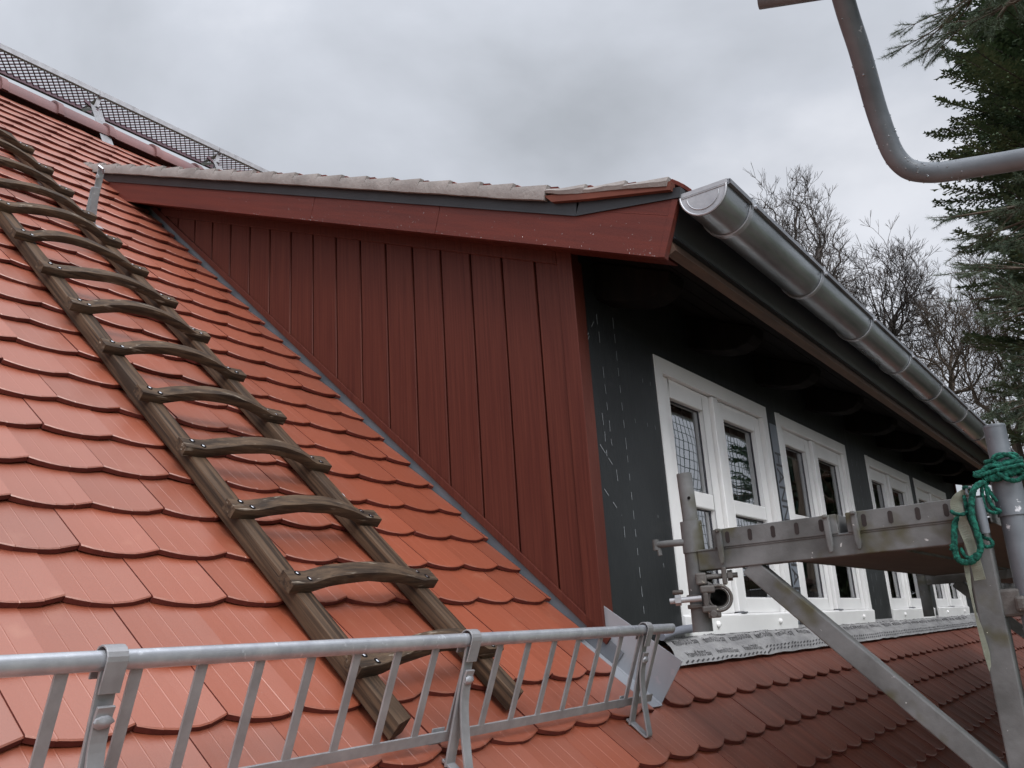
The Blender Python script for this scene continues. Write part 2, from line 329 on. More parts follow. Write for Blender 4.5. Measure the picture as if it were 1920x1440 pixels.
# ================================================================ HOUSE
house = thing('house', (5, 5.58, GZ), 'house with orange red clay tile roof and a long dormer clad in dark red boards', 'house')
rnd = random.Random(7)
TW, TE, SAG, TT = 0.18, 0.1648, 0.021, 0.0145      # tile width, exposure, arc height, thickness
VR = 6.37                                            # v of the ridge
CHX = 2.575                                          # plane of the cheek boards
DEND = 9.70                                          # far end of the dormer
FY = 1.482                                           # plane of the dormer front

def make_tiles(frame, rows, u0, u1, clip, mb, tones, v0=1.473, u_off=1.006, tw=TW, te=TE, ribs=True, jit=1.0):
    """frame(u, v, t) -> point.  Tiles with rounded lower edges, three raised ribs each."""
    us = [0.0]
    if ribs:
        for c in (.25, .5, .75):
            k = c * tw; us += [k - .022, k - .0017, k, k + .0017]
    else: us += [.03, .06, .09, .12, .15]
    us.append(tw); us = sorted(us)
    for k in rows:
        v = v0 + te * k; off = u_off + (tw / 2 if k % 2 else 0)
        a = int(math.floor((u0 - off) / tw)); b = int(math.ceil((u1 - off) / tw))
        for i in range(a, b):
            L0 = off + i * tw; R0 = L0 + tw
            c = clip(L0, R0, v)
            if c is None: continue
            lo, hi = c
            g0 = .0008; ju = rnd.uniform(-.0012, .0012) * jit; jv = rnd.uniform(-.0042, .0042) * jit; jt = rnd.uniform(-.0018, .0018) * jit; jr = rnd.uniform(-.005, .005) * jit
            pts = []
            for x in us:
                X = L0 + ju + min(max(x, g0), tw - g0)
                X = min(max(X, lo), hi)
                loc = (X - L0 - ju) / tw * 2 - 1
                arc = SAG * (1 - loc * loc) 
                rib = .0004 if ribs and any(abs(x - c2 * tw) < 1e-6 for c2 in (.25, .5, .75)) else 0
                pts.append((X, v + jv - arc + jr * loc * tw + (rnd.uniform(-.0007, .0007) if jit else 0) + (.0035 if rnd.random() < .004 else 0), rib))
            vs = []; n = len(pts)
            for X, vb, rib in pts:
                vt = v + te + .05; tt = -(.016) * ((vt - vb) / te)
                vs.append(frame(X, vt, tt + jt + rib))
            for X, vb, rib in pts: vs.append(frame(X, vb + .003, jt + rib * .9 - .0003))
            for X, vb, rib in pts: vs.append(frame(X, vb, jt - .0022))
            for X, vb, rib in pts: vs.append(frame(X, vb + .001, jt - TT))
            for X, vb, rib in pts:
                vt = v + te + .05; vs.append(frame(X, vt, jt - TT - .016 * ((vt - vb) / te)))
            f_top = [(j, j + 1, n + j + 1, n + j) for j in range(n - 1)] + [(n + j, n + j + 1, 2*n + j + 1, 2*n + j) for j in range(n - 1)]
            f_edge = [(2*n + j, 2*n + j + 1, 3*n + j + 1, 3*n + j) for j in range(n - 1)]
            f_side = [(0, n, 2*n, 3*n, 4*n), (n - 1, 5*n - 1, 4*n - 1, 3*n - 1, 2*n - 1)]
            f_bot = [(3*n + j, 3*n + j + 1, 4*n + j + 1, 4*n + j) for j in range(0, n - 1)]
            mb.add(vs, f_top, 0); mb.add(vs[0:0], [], 0)
            o = len(mb.v) - len(vs)
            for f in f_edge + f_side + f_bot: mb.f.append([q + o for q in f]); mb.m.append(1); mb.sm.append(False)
            tn = rnd.random() ** 1.0
            tones += [tn] * len(vs)
    return mb

def add_tone(o, tones):
    a = o.data.attributes.new('tile_tone', 'FLOAT', 'POINT'); a.data.foreach_set('value', tones)

def clip_main(L0, R0, v):
    U = 2.556
    if v > .80:
        # cut along the cheek (and behind it, where the dormer roof covers)
        vd = 4.95
        if v < vd:
            if L0 >= U and R0 <= DEND + .1: return None
            if v > .80 and v < .94 and L0 >= U: return (L0, R0)
            if L0 < U < R0: return (L0, U)
            if L0 < DEND + .1 < R0: return (DEND + .1, R0)
    return (L0, R0)
def clip_main2(L0, R0, v):
    if v < .80: return (L0, R0)
    if v < 1.0 and L0 >= 2.6 and R0 <= DEND: return (L0, R0)
    if v < 1.0 and L0 < 2.6 and R0 > 2.5: 
        return (L0, min(R0, 2.50)) if L0 < 2.45 else None
    return clip_main(L0, R0, v)
mb = MB(); tones = []
krows = range(-16, int((VR - 1.473) / TE) + 0)
make_tiles(R, krows, -1.6, 13.6, clip_main2, mb, tones)
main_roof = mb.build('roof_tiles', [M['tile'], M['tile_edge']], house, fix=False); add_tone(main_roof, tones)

# deck under the tiles, the far slope and the gable and eaves walls
mb = MB()
und = -.055
def slab(ua, ub, va, vb):
    mb.add([R(ua, va, und), R(ub, va, und), R(ub, vb, und), R(ua, vb, und)], [(0, 1, 2, 3)])
slab(-1.6, 13.6, -1.3, 1.0); slab(-1.6, 2.56, 1.0, VR); slab(2.56, DEND, 4.9, VR); slab(DEND, 13.6, 1.0, VR)
rp = R(0, VR, -.03)
for (xa, xb) in ((-1.6, 13.6),):
    zb = rp.z - (10.2 - rp.y) * math.tan(AL)
    mb.add([(xa, rp.y, rp.z), (xb, rp.y, rp.z), (xb, 10.6, rp.z - (10.6 - rp.y) * math.tan(AL)), (xa, 10.6, rp.z - (10.6 - rp.y) * math.tan(AL))], [(0, 1, 2, 3)])
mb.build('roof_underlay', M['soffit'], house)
mb = MB()
yb = R(0, -1.0).y; zb = R(0, -1.0).z
mb.span((-1.4, yb + .25, GZ), (13.4, yb + .5, zb - .15)); mb.span((-1.4, 10.2, GZ), (13.4, 10.45, zb - .15))
for xg in (-1.4, 13.15):
    mb.prism([(xg, yb + .5, GZ), (xg, 10.2, GZ), (xg, 10.2, -1.4), (xg, rp.y, rp.z - .15), (xg, yb + .5, zb - .12)], (.25, 0, 0))
mb.build('wall', M['plaster'], house)

# ridge tiles: overlapping half-round caps
mb = MB(); x = -1.7; k = 0
yr, zr = 5.58, R(0, VR).z - .075
prot = R(0, VR)
yr, zr = prot.y, prot.z - .050
while x < 13.6:
    L_ = .385
    for (xa, xb, ra, rb) in ((x, x + L_, .108, .100), (x - .012, x + .03, .119, .117)):
        n = 18; vs = []
        for X, r_ in ((xa, ra), (xb, rb), (xb, rb - .014), (xa, ra - .014)):
            for j in range(n + 1):
                a = -.15 + (PI + .3) * j / n; vs.append((X, yr + r_ * math.cos(a) * 1.05, zr + r_ * math.sin(a)))
        fs = []
        for q in range(4):
            q2 = (q + 1) % 4
            fs += [(q*(n+1) + j, q*(n+1) + j + 1, q2*(n+1) + j + 1, q2*(n+1) + j) for j in range(n)]
        mb.add(vs, fs, 0, True)
    x += .36
mb.build('ridge_tiles', M['ridge'], house)

# ---- dormer roof -------------------------------------------------------------
VX0, VX1 = 2.43, DEND + .15
KY, KZ, S1, S2 = 1.40, 1.500, .416, .285        # kink where the eaves flatten
NPOS = 5.1
def drf(u, s, t):       # s = distance up the dormer slope from the kink
    if s >= 0:
        L1 = math.hypot(1, S1); d = (1 / L1, S1 / L1)
    else:
        L1 = math.hypot(1, S2); d = (1 / L1, S2 / L1)
    return Vector((u, KY + s * d[0] - t * d[1], KZ + s * d[1] + t * d[0]))
mb = MB(); tones = []
s_top = (4.72 - KY) * math.hypot(1, S1)
DE = .1555
S0 = -.435                                        # nose of the lowest course
def clip_d(L0, R0, v):
    lo, hi = max(L0, VX0 + .012), min(R0, VX1)
    return None if hi - lo < .02 else (lo, hi)
def stagger(u, s, t): return drf(u, s, t)
make_tiles(drf, range(0, int((s_top - S0) / DE) + 1), VX0, VX1, clip_d, mb, tones, v0=S0 + .02, u_off=VX0 + .01, te=DE)
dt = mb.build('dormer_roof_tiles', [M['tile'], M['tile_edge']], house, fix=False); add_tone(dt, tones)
# boarding under the dormer tiles
mb = MB()
for (a, b) in ((S0 + .10, 0.0), (0.0, s_top)):
    pr = [drf(VX0 + .04, a, -.035), drf(VX0 + .04, b, -.035), drf(VX0 + .04, b, -.085), drf(VX0 + .04, a, -.085)]
    mb.prism(pr, (VX1 - VX0 - .08, 0, 0))
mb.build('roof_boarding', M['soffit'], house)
for X in (VX0 - .004, VX1 - .026):
    mb = MB(); mb.prism([drf(X, -.415, -.016), drf(X, -.10, -.026), drf(X, .07, -.040), drf(X, .03, -.060), drf(X, -.10, -.055), drf(X, -.415, -.044)], (.030, 0, 0))
    mb.build('under_tile', M['tile_side'], house)
# mortar filled verge: one lump of mortar per course, following the saw-tooth
rr = random.Random(3)
ncourse = int((s_top - S0) / DE) + 1
nx, X0 = 6, VX0 - .012
for side, xv, sg in ((0, VX0 - .006, -1), (1, VX1 + .006, 1)):
    mb = MB()
    for k in range(0, ncourse):
        sa = S0 + .032 + DE * k; m_ = 10
        top = []; bot = []
        for j in range(m_ + 1):
            s_ = sa + (DE + .004) * j / m_
            tt = .001 - .016 * j / m_
            top.append((s_, tt)); 
            bot.append((s_, (-.058 if k > 2 else -.032) + .003 * noise.noise(Vector((s_ * 6, 0, side))) - .002 * noise.noise(Vector((s_ * 40, 1, side)))))
        vs = []
        for i, (s_, tt) in enumerate(top):
            bulge = .003 * noise.noise(Vector((s_ * 5, side * 7, 0)))
            vs += [drf(xv - sg * .02, s_, tt), drf(xv + sg * (.000 + bulge), s_, tt - .002), drf(xv + sg * (.006 + bulge), s_, (tt + bot[i][1]) / 2 + .004 * noise.noise(Vector((s_ * 20, 3, 0)))), drf(xv + sg * (.001 + bulge), s_, bot[i][1]), drf(xv - sg * .03, s_, bot[i][1] + .004)]
        fs = []
        for j in range(m_):
            for q in range(4): fs.append((j*5 + q, j*5 + q + 1, (j+1)*5 + q + 1, (j+1)*5 + q))
        fs += [(0, 1, 2, 3, 4), tuple(m_*5 + q for q in (4, 3, 2, 1, 0))]
        mb.add(vs, fs, 0, True)
    mb.build('mortar_verge', M['mortar'], house, sharp=30)

# barge boards (near and far), dark drip metal above them
def yz(y, z, X): return Vector((X, y, z))
BZ = lambda y: .685 + .4196 * y                   # lower edge
TZ = lambda y: .819 + .415 * y                    # upper edge behind the kink
for X, nm in ((2.450, 'verge_board'), (VX1 - .045, 'verge_board')):
    mb = MB()
    yb_ = 4.46
    seams = []
    seam_px = [None]
    ys = [1.069, 1.996, 2.688, yb_]
    for a, b in zip(ys[:-1], ys[1:]):
        a2 = a + (.0012 if a != ys[0] else 0); b2 = b - .0012
        slant = -.035
        low = [yz(a2, BZ(a2), X), yz(b2, BZ(b2), X)]
        if a == ys[0]:
            pr = [yz(1.069, BZ(1.069), X), yz(b2 - .0, BZ(b2), X), yz(b2 + slant, TZ(b2 + slant), X), yz(1.370, TZ(1.370), X), yz(.999, 1.322, X)]
        else:
            pr = [yz(a2, BZ(a2), X), yz(b2, BZ(b2), X), yz(b2 + slant, TZ(b2 + slant), X), yz(a2 + slant, TZ(a2 + slant), X)]
        mb.prism(pr, (.026, 0, 0))
    # small bead along the front edge, and the step where the eaves wedge is set on
    mb.bar(yz(1.078, BZ(1.078) + .002, X - .001), yz(1.010, 1.318, X - .001), .022, .004, EX)
    mb.bar(yz(1.028, 1.268, X), yz(1.273, 1.366, X), .0022, .002, EX)
    vb = mb.build(nm, M['barge'], house, bevel=.0015)
    if X < 3:       # rain drops clinging to the board, thickest along the lower edge
        dm = MB(); rd = random.Random(77)
        for i in range(130):
            y_ = 1.09 + (rd.random() ** 1.3) * 2.2; e_ = rd.random()
            z_ = BZ(y_) + (.004 if e_ < .35 else .01 + rd.random() ** 1.2 * (TZ(y_) - BZ(y_) - .03 if y_ > 1.37 else .11)); r_ = rd.uniform(.0007, .0014)
            c_ = Vector((X, y_, z_))
            vs_ = [c_ + Vector((-math.sin(ph) * r_ * .7, math.cos(ph) * r_ * math.cos(a_), math.cos(ph) * r_ * 1.15 * math.sin(a_))) for ph in (0, .55, 1.1, 1.5) for a_ in [2 * PI * j / 7 for j in range(7)]]
            dm.add(vs_, [(ii*7 + j, ii*7 + (j+1) % 7, (ii+1)*7 + (j+1) % 7, (ii+1)*7 + j) for ii in range(3) for j in range(7)], 0, True)
        dw = dm.build('rain_drops', M['drop'], vb, fix=False); dw['kind'] = 'stuff'
    mb = MB()
    for (ya, yb2, th_) in ((.990, 1.370, .030), (1.370, 4.55, .042)):
        za, zb2 = (1.322, TZ(1.370)) if ya < 1 else (TZ(ya), TZ(yb2))
        d = (Vector((0, yb2, zb2)) - Vector((0, ya, za))).normalized(); nn = Vector((0, -d.z, d.y))
        p0 = Vector((X - .004, ya, za)); p1 = Vector((X - .004, yb2, zb2))
        mb.prism([p0 - nn * .004, p1 - nn * .004, p1 + nn * .044, p0 + nn * th_], (.036, 0, 0))
        mb.bar(p0 - nn * .003, p1 - nn * .003, .006, .006, EX)
    mb.build('verge_flashing', M['dark_metal'], house)

# verge soffit strip between barge board and cheek, and eaves soffit, rafters
mb = MB()
mb.prism([yz(1.08, BZ(1.08) + .012, 2.476), yz(4.25, BZ(4.25) + .012, 2.476), yz(4.25, BZ(4.25) + .03, 2.476), yz(1.08, BZ(1.08) + .03, 2.476)], (.10, 0, 0))
mb.build('verge_soffit', M['clad'], house)
mb = MB(); ysx = 1.075; zsx = 1.155
nb = 5
for i in range(nb):
    pass
a0, a1 = Vector((0, 1.07, 1.172)), Vector((0, 1.52, 1.172 + .45 * .42))
for i in range(5):
    p = a0.lerp(a1, i / 5); q = a0.lerp(a1, (i + 1) / 5 - .012)
    mb.prism([Vector((2.50, p.y, p.z)), Vector((2.50, q.y, q.z)), Vector((2.50, q.y, q.z + .02)), Vector((2.50, p.y, p.z + .02))], (VX1 - 2.58, 0, 0))
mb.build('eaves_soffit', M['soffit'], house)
mb = MB()
mb.prism([Vector((2.48, 1.052, 1.198)), Vector((2.48, 1.042, 1.163)), Vector((2.48, 1.070, 1.150)), Vector((2.48, 1.085, 1.190))], (VX1 - 2.53, 0, 0))
mb.build('eaves_batten', M['batten'], house)
mb = MB()
mb.prism([Vector((2.478, .999, 1.325)), Vector((2.478, 1.043, 1.214)), Vector((2.478, 1.038, 1.202)), Vector((2.478, 1.060, 1.198)), Vector((2.478, 1.02, 1.325))], (VX1 - 2.526, 0, 0))
mb.build('eaves_flashing', M['dark_metal'], house)
x = 2.74
while x < DEND - .1:
    pr = []
    for (s_, t_) in ((1.50, 0), (1.50, -.150), (1.40, -.145), (1.33, -.135), (1.27, -.115), (1.22, -.08), (1.19, -.04), (1.18, 0)):
        z0 = 1.168 + (s_ - 1.07) * .42; pr.append(Vector((x, s_, z0 + t_)))
    mb = MB(); mb.prism(pr, (.12, 0, 0)); mb.build('rafter', M['soffit'], house, bevel=.006)
    x += .80

# ---- cheek: vertical boards --------------------------------------------------
def roof_z(y, t=0.0): return (y * math.sin(AL) - H + t) / math.cos(AL)     # z of the roof plane + t at given y
TRZ = lambda y: .645 + .422 * y
for side in (0, 1):
    X = CHX if side == 0 else DEND - .012
    sg = 1 if side == 0 else -1
    mb = MB()
    ys = [1.488 + .1465 * i for i in range(0, 18)]
    ys[0] = 1.50
    for a, b in zip(ys[:-1], ys[1:]):
        a2 = a + .0032; b2 = b - .0032
        b_lim = 4.0
        if a2 > b_lim: break
        zb0, zb1 = roof_z(a2, -.02), roof_z(b2, -.02); zt0, zt1 = TRZ(a2) + .03, TRZ(b2) + .03
        if zt1 <= zb1: zt1 = zb1 + .01
        # a shallow tongue-and-groove profile: chamfered long edges
        d = .007 * sg
        prf = [(a2, d * .5), (a2 + .002, 0), (b2 - .004, 0), (b2 - .0005, d * .5), (b2, d * 1.4)]
        vs = []
        for (yy, xx) in prf:
            f_ = (yy - a2) / (b2 - a2); zl = zb0 + (zb1 - zb0) * f_; zh = zt0 + (zt1 - zt0) * f_
            vs += [(X + xx, yy, zl), (X + xx, yy, zh)]
        n = len(prf); vs += [(X + .02 * sg, b2, zb1), (X + .02 * sg, b2, zt1), (X + .02 * sg, a2, zb0), (X + .02 * sg, a2, zt0)]
        m_ = n + 2
        mb.add(vs, [(2*i, 2*i + 1, 2*((i+1) % m_) + 1, 2*((i+1) % m_)) for i in range(m_)])
    # backing behind the joints
    yy = [1.50, 4.6]
    bk = X + .016 * sg
    mb.prism([Vector((bk, 1.49, roof_z(1.49, -.03))), Vector((bk, 4.5, roof_z(4.5, -.03))), Vector((bk, 4.5, roof_z(4.5, -.03) + .02)), Vector((bk, 3.9, TRZ(3.9) + .12)), Vector((bk, 1.49, TRZ(1.49) + .12))], (.012 * sg, 0, 0), mi=1)
    mb.build('side_cladding', [M['clad'], M['soffit']], house)
    # trims: corner post, top rail, bottom rail
    mb = MB()
    x0 = X - .010 * sg
    mb.span((min(x0, x0 + .05 * sg), FY - .010, roof_z(FY - .010, .035)), (max(x0, x0 + .05 * sg), FY + .052, 1.40))
    mb.span((min(x0 + .012*sg, x0 + .075 * sg), FY - .008, -.01), (max(x0+.012*sg, x0 + .075 * sg), FY - .002, 1.30))
    mb.build('corner_trim', M['clad'], house, bevel=.002)
    mb = MB()
    x1 = X - .008 * sg
    pr = [Vector((x1, FY + .054, TRZ(FY + .054))), Vector((x1, 3.98, TRZ(3.98))), Vector((x1, 3.98, TRZ(3.98) + .10)), Vector((x1, FY + .054, TRZ(FY + .054) + .10))]
    mb.prism(pr, (.014 * sg, 0, 0))
    mb.build('top_trim', M['clad'], house, bevel=.0015)
    mb = MB()
    x2 = X - .010 * sg
    pr = [R(x2, 1.06, .013), R(x2, 4.62, .013), R(x2, 4.62, .038), R(x2, 1.06, .038)]
    mb.prism(pr, (.010 * sg, 0, 0))
    mb.build('bottom_trim', M['clad'], house, bevel=.0012)
    # zinc soaker along the foot of the cheek
    mb = MB()
    x3 = X - .001 * sg
    mb.prism([R(x3, 1.0, -.045), R(x3, 4.75, -.045), R(x3, 4.75, .03), R(x3, 1.0, .03)], (.002 * sg, 0, 0))
    mb.prism([R(X - .10 * sg, .84, -.037), R(X - .10 * sg, 4.75, -.037), R(X - .10*sg, 4.75, -.034), R(X - .10*sg, .84, -.034)], (.102 * sg, 0, 0))
    mb.build('side_flashing', M['zinc'], house)

# loose zinc plate at the foot of the corner (end of the soaker)
xp = 2.579
P_ = lambda v, t: R(xp, v, t)
mb = MB()
mb.prism([P_(1.20, -.03), P_(1.20, .09), P_(1.131, .099), P_(.836, .137), P_(.816, -.012)], (.0022, 0, 0))
mb.prism([R(xp - .12, .812, -.008), R(xp - .12, 1.2, -.034), R(xp - .12, 1.2, -.037), R(xp - .12, .812, -.011)], (.122, 0, 0))
mb.tube([P_(1.1, -.026), P_(.814, -.008)], .0022, n=6)
mb.build('corner_flashing', M['zinc_new'], house, bevel=.0005)

# ---- dormer front ------------------------------------------------------------
WIN = [(3.167, 4.428), (4.567, 5.846), (6.318, 7.62), (7.77, 9.09)]
WZ0, WZ1 = -.018, 1.077
mb = MB()
xs = [CHX + .02] + [v for a, b in WIN for v in (a + .03, b - .03)] + [DEND - .02]
for i in range(0, len(xs), 2):
    mb.span((xs[i], FY, -.13), (xs[i+1], FY + .10, 1.42))
for a, b in WIN:
    mb.span((a + .03, FY, WZ1 - .03), (b - .03, FY + .10, 1.42)); mb.span((a + .03, FY, -.13), (b - .03, FY + .10, WZ0 + .03))
front = mb.build('front_wall', M['membrane'], house)
# chalk-white dashed print on the membrane
mb = MB(); rr = random.Random(5)
def dashes(p, q, ln=.040, gap=.026, wd=.0032, keep=1.0, wob=.0):
    p = Vector(p); q = Vector(q); d = (q - p); n = d.length; d.normalize(); s_ = 0
    side = Vector((d.z, 0, -d.x))
    while s_ < n:
        if rr.random() < keep:
            l2 = ln * rr.uniform(.6, 1.1); a = p + d * s_ + side * rr.uniform(-wob, wob); b = p + d * min(n, s_ + l2) + side * rr.uniform(-wob, wob)
            mb.add([a - side * wd / 2, a + side * wd / 2, b + side * wd / 2, b - side * wd / 2], [(0, 1, 2, 3)])
        s_ += ln + gap
yy = FY - .0015
dashes((2.729, yy, 1.13), (2.752, yy, .62), keep=.75, wob=.002)
dashes((2.852, yy, 1.15), (2.868, yy, .05), keep=.97)
dashes((2.640, yy, 1.02), (2.716, yy, 1.11)); dashes((2.606, yy, .95), (2.66, yy, 1.03), keep=.6)
dashes((2.614, yy, .678), (2.749, yy, .569)); dashes((2.616, yy, .522), (2.775, yy, .40)); dashes((2.62, yy, .35), (2.72, yy, .26), keep=.6)
dashes((2.77, yy, .56), (2.785, yy, .25), keep=.45, wd=.003, wob=.006); dashes((2.70, yy, .82), (2.71, yy, .60), keep=.5, wd=.003, wob=.004)
for x_ in (3.115, 2.95, 3.05):
    dashes((x_, yy, .95), (x_ + .01, yy, .1), ln=.016, gap=.16, keep=.45, wd=.0025, wob=.003)
dashes((6.07, yy, 1.0), (6.085, yy, .05), ln=.05, gap=.03, keep=.8); dashes((5.96, yy, 1.0), (5.965, yy, .05), ln=.05, gap=.03, keep=.6)
mb.build('membrane_print', M['mark'], front)

# grey printed foil strip between the first two windows
mb = MB()
mb.prism([Vector((4.462, FY - .003, .0)), Vector((4.560, FY - .003, .0)), Vector((4.556, FY - .003, 1.0)), Vector((4.455, FY - .003, 1.0))], (0, .0015, 0))
foil = mb.build('foil_strip', M['foil'], house)

def text_mesh(s, size, name, mt, parent, M4, extr=.0003, warp=None):
    cu = bpy.data.curves.new(name, 'FONT'); cu.body = s; cu.size = size; cu.extrude = extr; cu.resolution_u = 2
    o = bpy.data.objects.new(name + '_tmp', cu); COL.objects.link(o)
    dg = bpy.context.evaluated_depsgraph_get(); me = bpy.data.meshes.new_from_object(o.evaluated_get(dg)); bpy.data.objects.remove(o)
    me.name = name; me.transform(M4)
    if warp:
        for v in me.vertices: v.co = warp(v.co)
    me.materials.clear(); me.materials.append(mt)
    r_ = bpy.data.objects.new(name, me); COL.objects.link(r_); r_.parent = parent
    r_.matrix_parent_inverse = parent.matrix_world.inverted()
    return r_
def frame_m(o, ex, ey):
    ex = Vector(ex).normalized(); ey = Vector(ey).normalized(); ez = ex.cross(ey)
    return Matrix(((ex.x, ey.x, ez.x, o[0]), (ex.y, ey.y, ez.y, o[1]), (ex.z, ey.z, ez.z, o[2]), (0, 0, 0, 1)))
text_mesh('HANNO', .125, 'foil_lettering', M['ink'], foil, frame_m((4.470, FY - .0042, .86), (0, 0, -1), (1, 0, 0)))
text_mesh('HANNO', .125, 'foil_lettering', M['ink'], foil, frame_m((4.472, FY - .0042, .36), (0, 0, -1), (1, 0, 0)))

# sealing tape running under the windows, creased, with its printed name
def tape_pt(x, s_):
    """s_: 0 at the top against the wall, 1 at the lower edge on the tiles."""
    prof = [(1.480, .0), (1.476, -.022), (R(0, 1.045, .016).y, R(0, 1.045, .016).z), (R(0, .985, .009).y, R(0, .985, .009).z), (R(0, .944, .004).y, R(0, .944, .004).z)]
    k = s_ * (len(prof) - 1); i = min(int(k), len(prof) - 2); f = k - i
    y = prof[i][0] * (1 - f) + prof[i+1][0] * f; z = prof[i][1] * (1 - f) + prof[i+1][1] * f
    am = .014 * math.sin(PI * min(1, max(0, s_)) ) 
    q = abs(noise.noise(Vector((x * 5.0, s_ * 1.6, 2.0)))) * am + abs(noise.noise(Vector((x * 13 + s_ * 5, s_ * 2.2, 7.0)))) * am * .8
    edge = .006 * noise.noise(Vector((x * 7, 9, 0))) * s_
    return Vector((x, y - q * .8, z + q * .8 + edge))
mb = MB(); nu, nv = 700, 14
x0t, x1t = 2.97, 9.52
vs = [tape_pt(x0t + (x1t - x0t) * i / nu - (.06 * j / nv if i == 0 else 0), j / nv) for i in range(nu + 1) for j in range(nv + 1)]
mb.add(vs, [(i*(nv+1) + j, i*(nv+1) + j + 1, (i+1)*(nv+1) + j + 1, (i+1)*(nv+1) + j) for i in range(nu) for j in range(nv)], 0, True)
tape = mb.build('sealing_tape', M['tape'], house, sharp=180)
tape['label'] = 'pale grey creased sealing tape printed with black lettering'
def tw(size_s):
    def f(co):
        p = tape_pt(co.x, co.y); q = tape_pt(co.x, min(1.05, co.y + .01)); n = (q - p).cross(EX).normalized()
        if n.y > 0: n = -n
        return p + n * .0018
    return f
ROWS = [(.20, .20, 0.0, 3.05), (.47, .20, .0, 2.985), (.72, .2, 0, 3.02)]
txt_pts = []
for r_i, (srow, hh, _, xs0) in enumerate(ROWS):
    xx = xs0
    while xx < (8.6 if r_i < 2 else 3.6):
        big = xx < 4.4
        # text is laid out in tape space: x along the tape, y = s (0..1, downward)
        M4 = Matrix(((.76, 0, 0, xx), (0, -5.2, 0, srow + .12), (0, 0, 1, 0), (0, 0, 0, 1)))
        text_mesh('Hanno\u00ae-DUO Easy', .034, 'tape_lettering', M['ink'], tape, M4, extr=0, warp=tw(1))
        xx += .262
    if r_i == 0: pass
# small dense slanted print along the lower edge
mb = MB(); rr = random.Random(11); xx = 2.95
while xx < 9.45:
    for row in ((.80, .90) if xx > 3.75 else (.955,)):
        x_ = xx + (row - .8) * .12
        a = tape_pt(x_, row); b = tape_pt(x_ + .030, row - .045); c = tape_pt(x_ + .034, row - .02); d = tape_pt(x_ + .004, row + .03)
        off = Vector((0, -.0016, .0016)); mb.add([p + off for p in (a, b, c, d)], [(0, 1, 2, 3)])
    xx += .044
mb.build('tape_fine_print', M['ink'], tape, fix=False)

# end of a grey foam roll poking out at the first window
mb = MB(); mb.tube([(2.90, 1.44, -.012), (2.99, 1.445, .000), (3.10, 1.45, .008), (3.2, 1.455, .010)], [.013, .015, .015, .015], n=14)
mb.build('foam_roll', M['duct'], house)

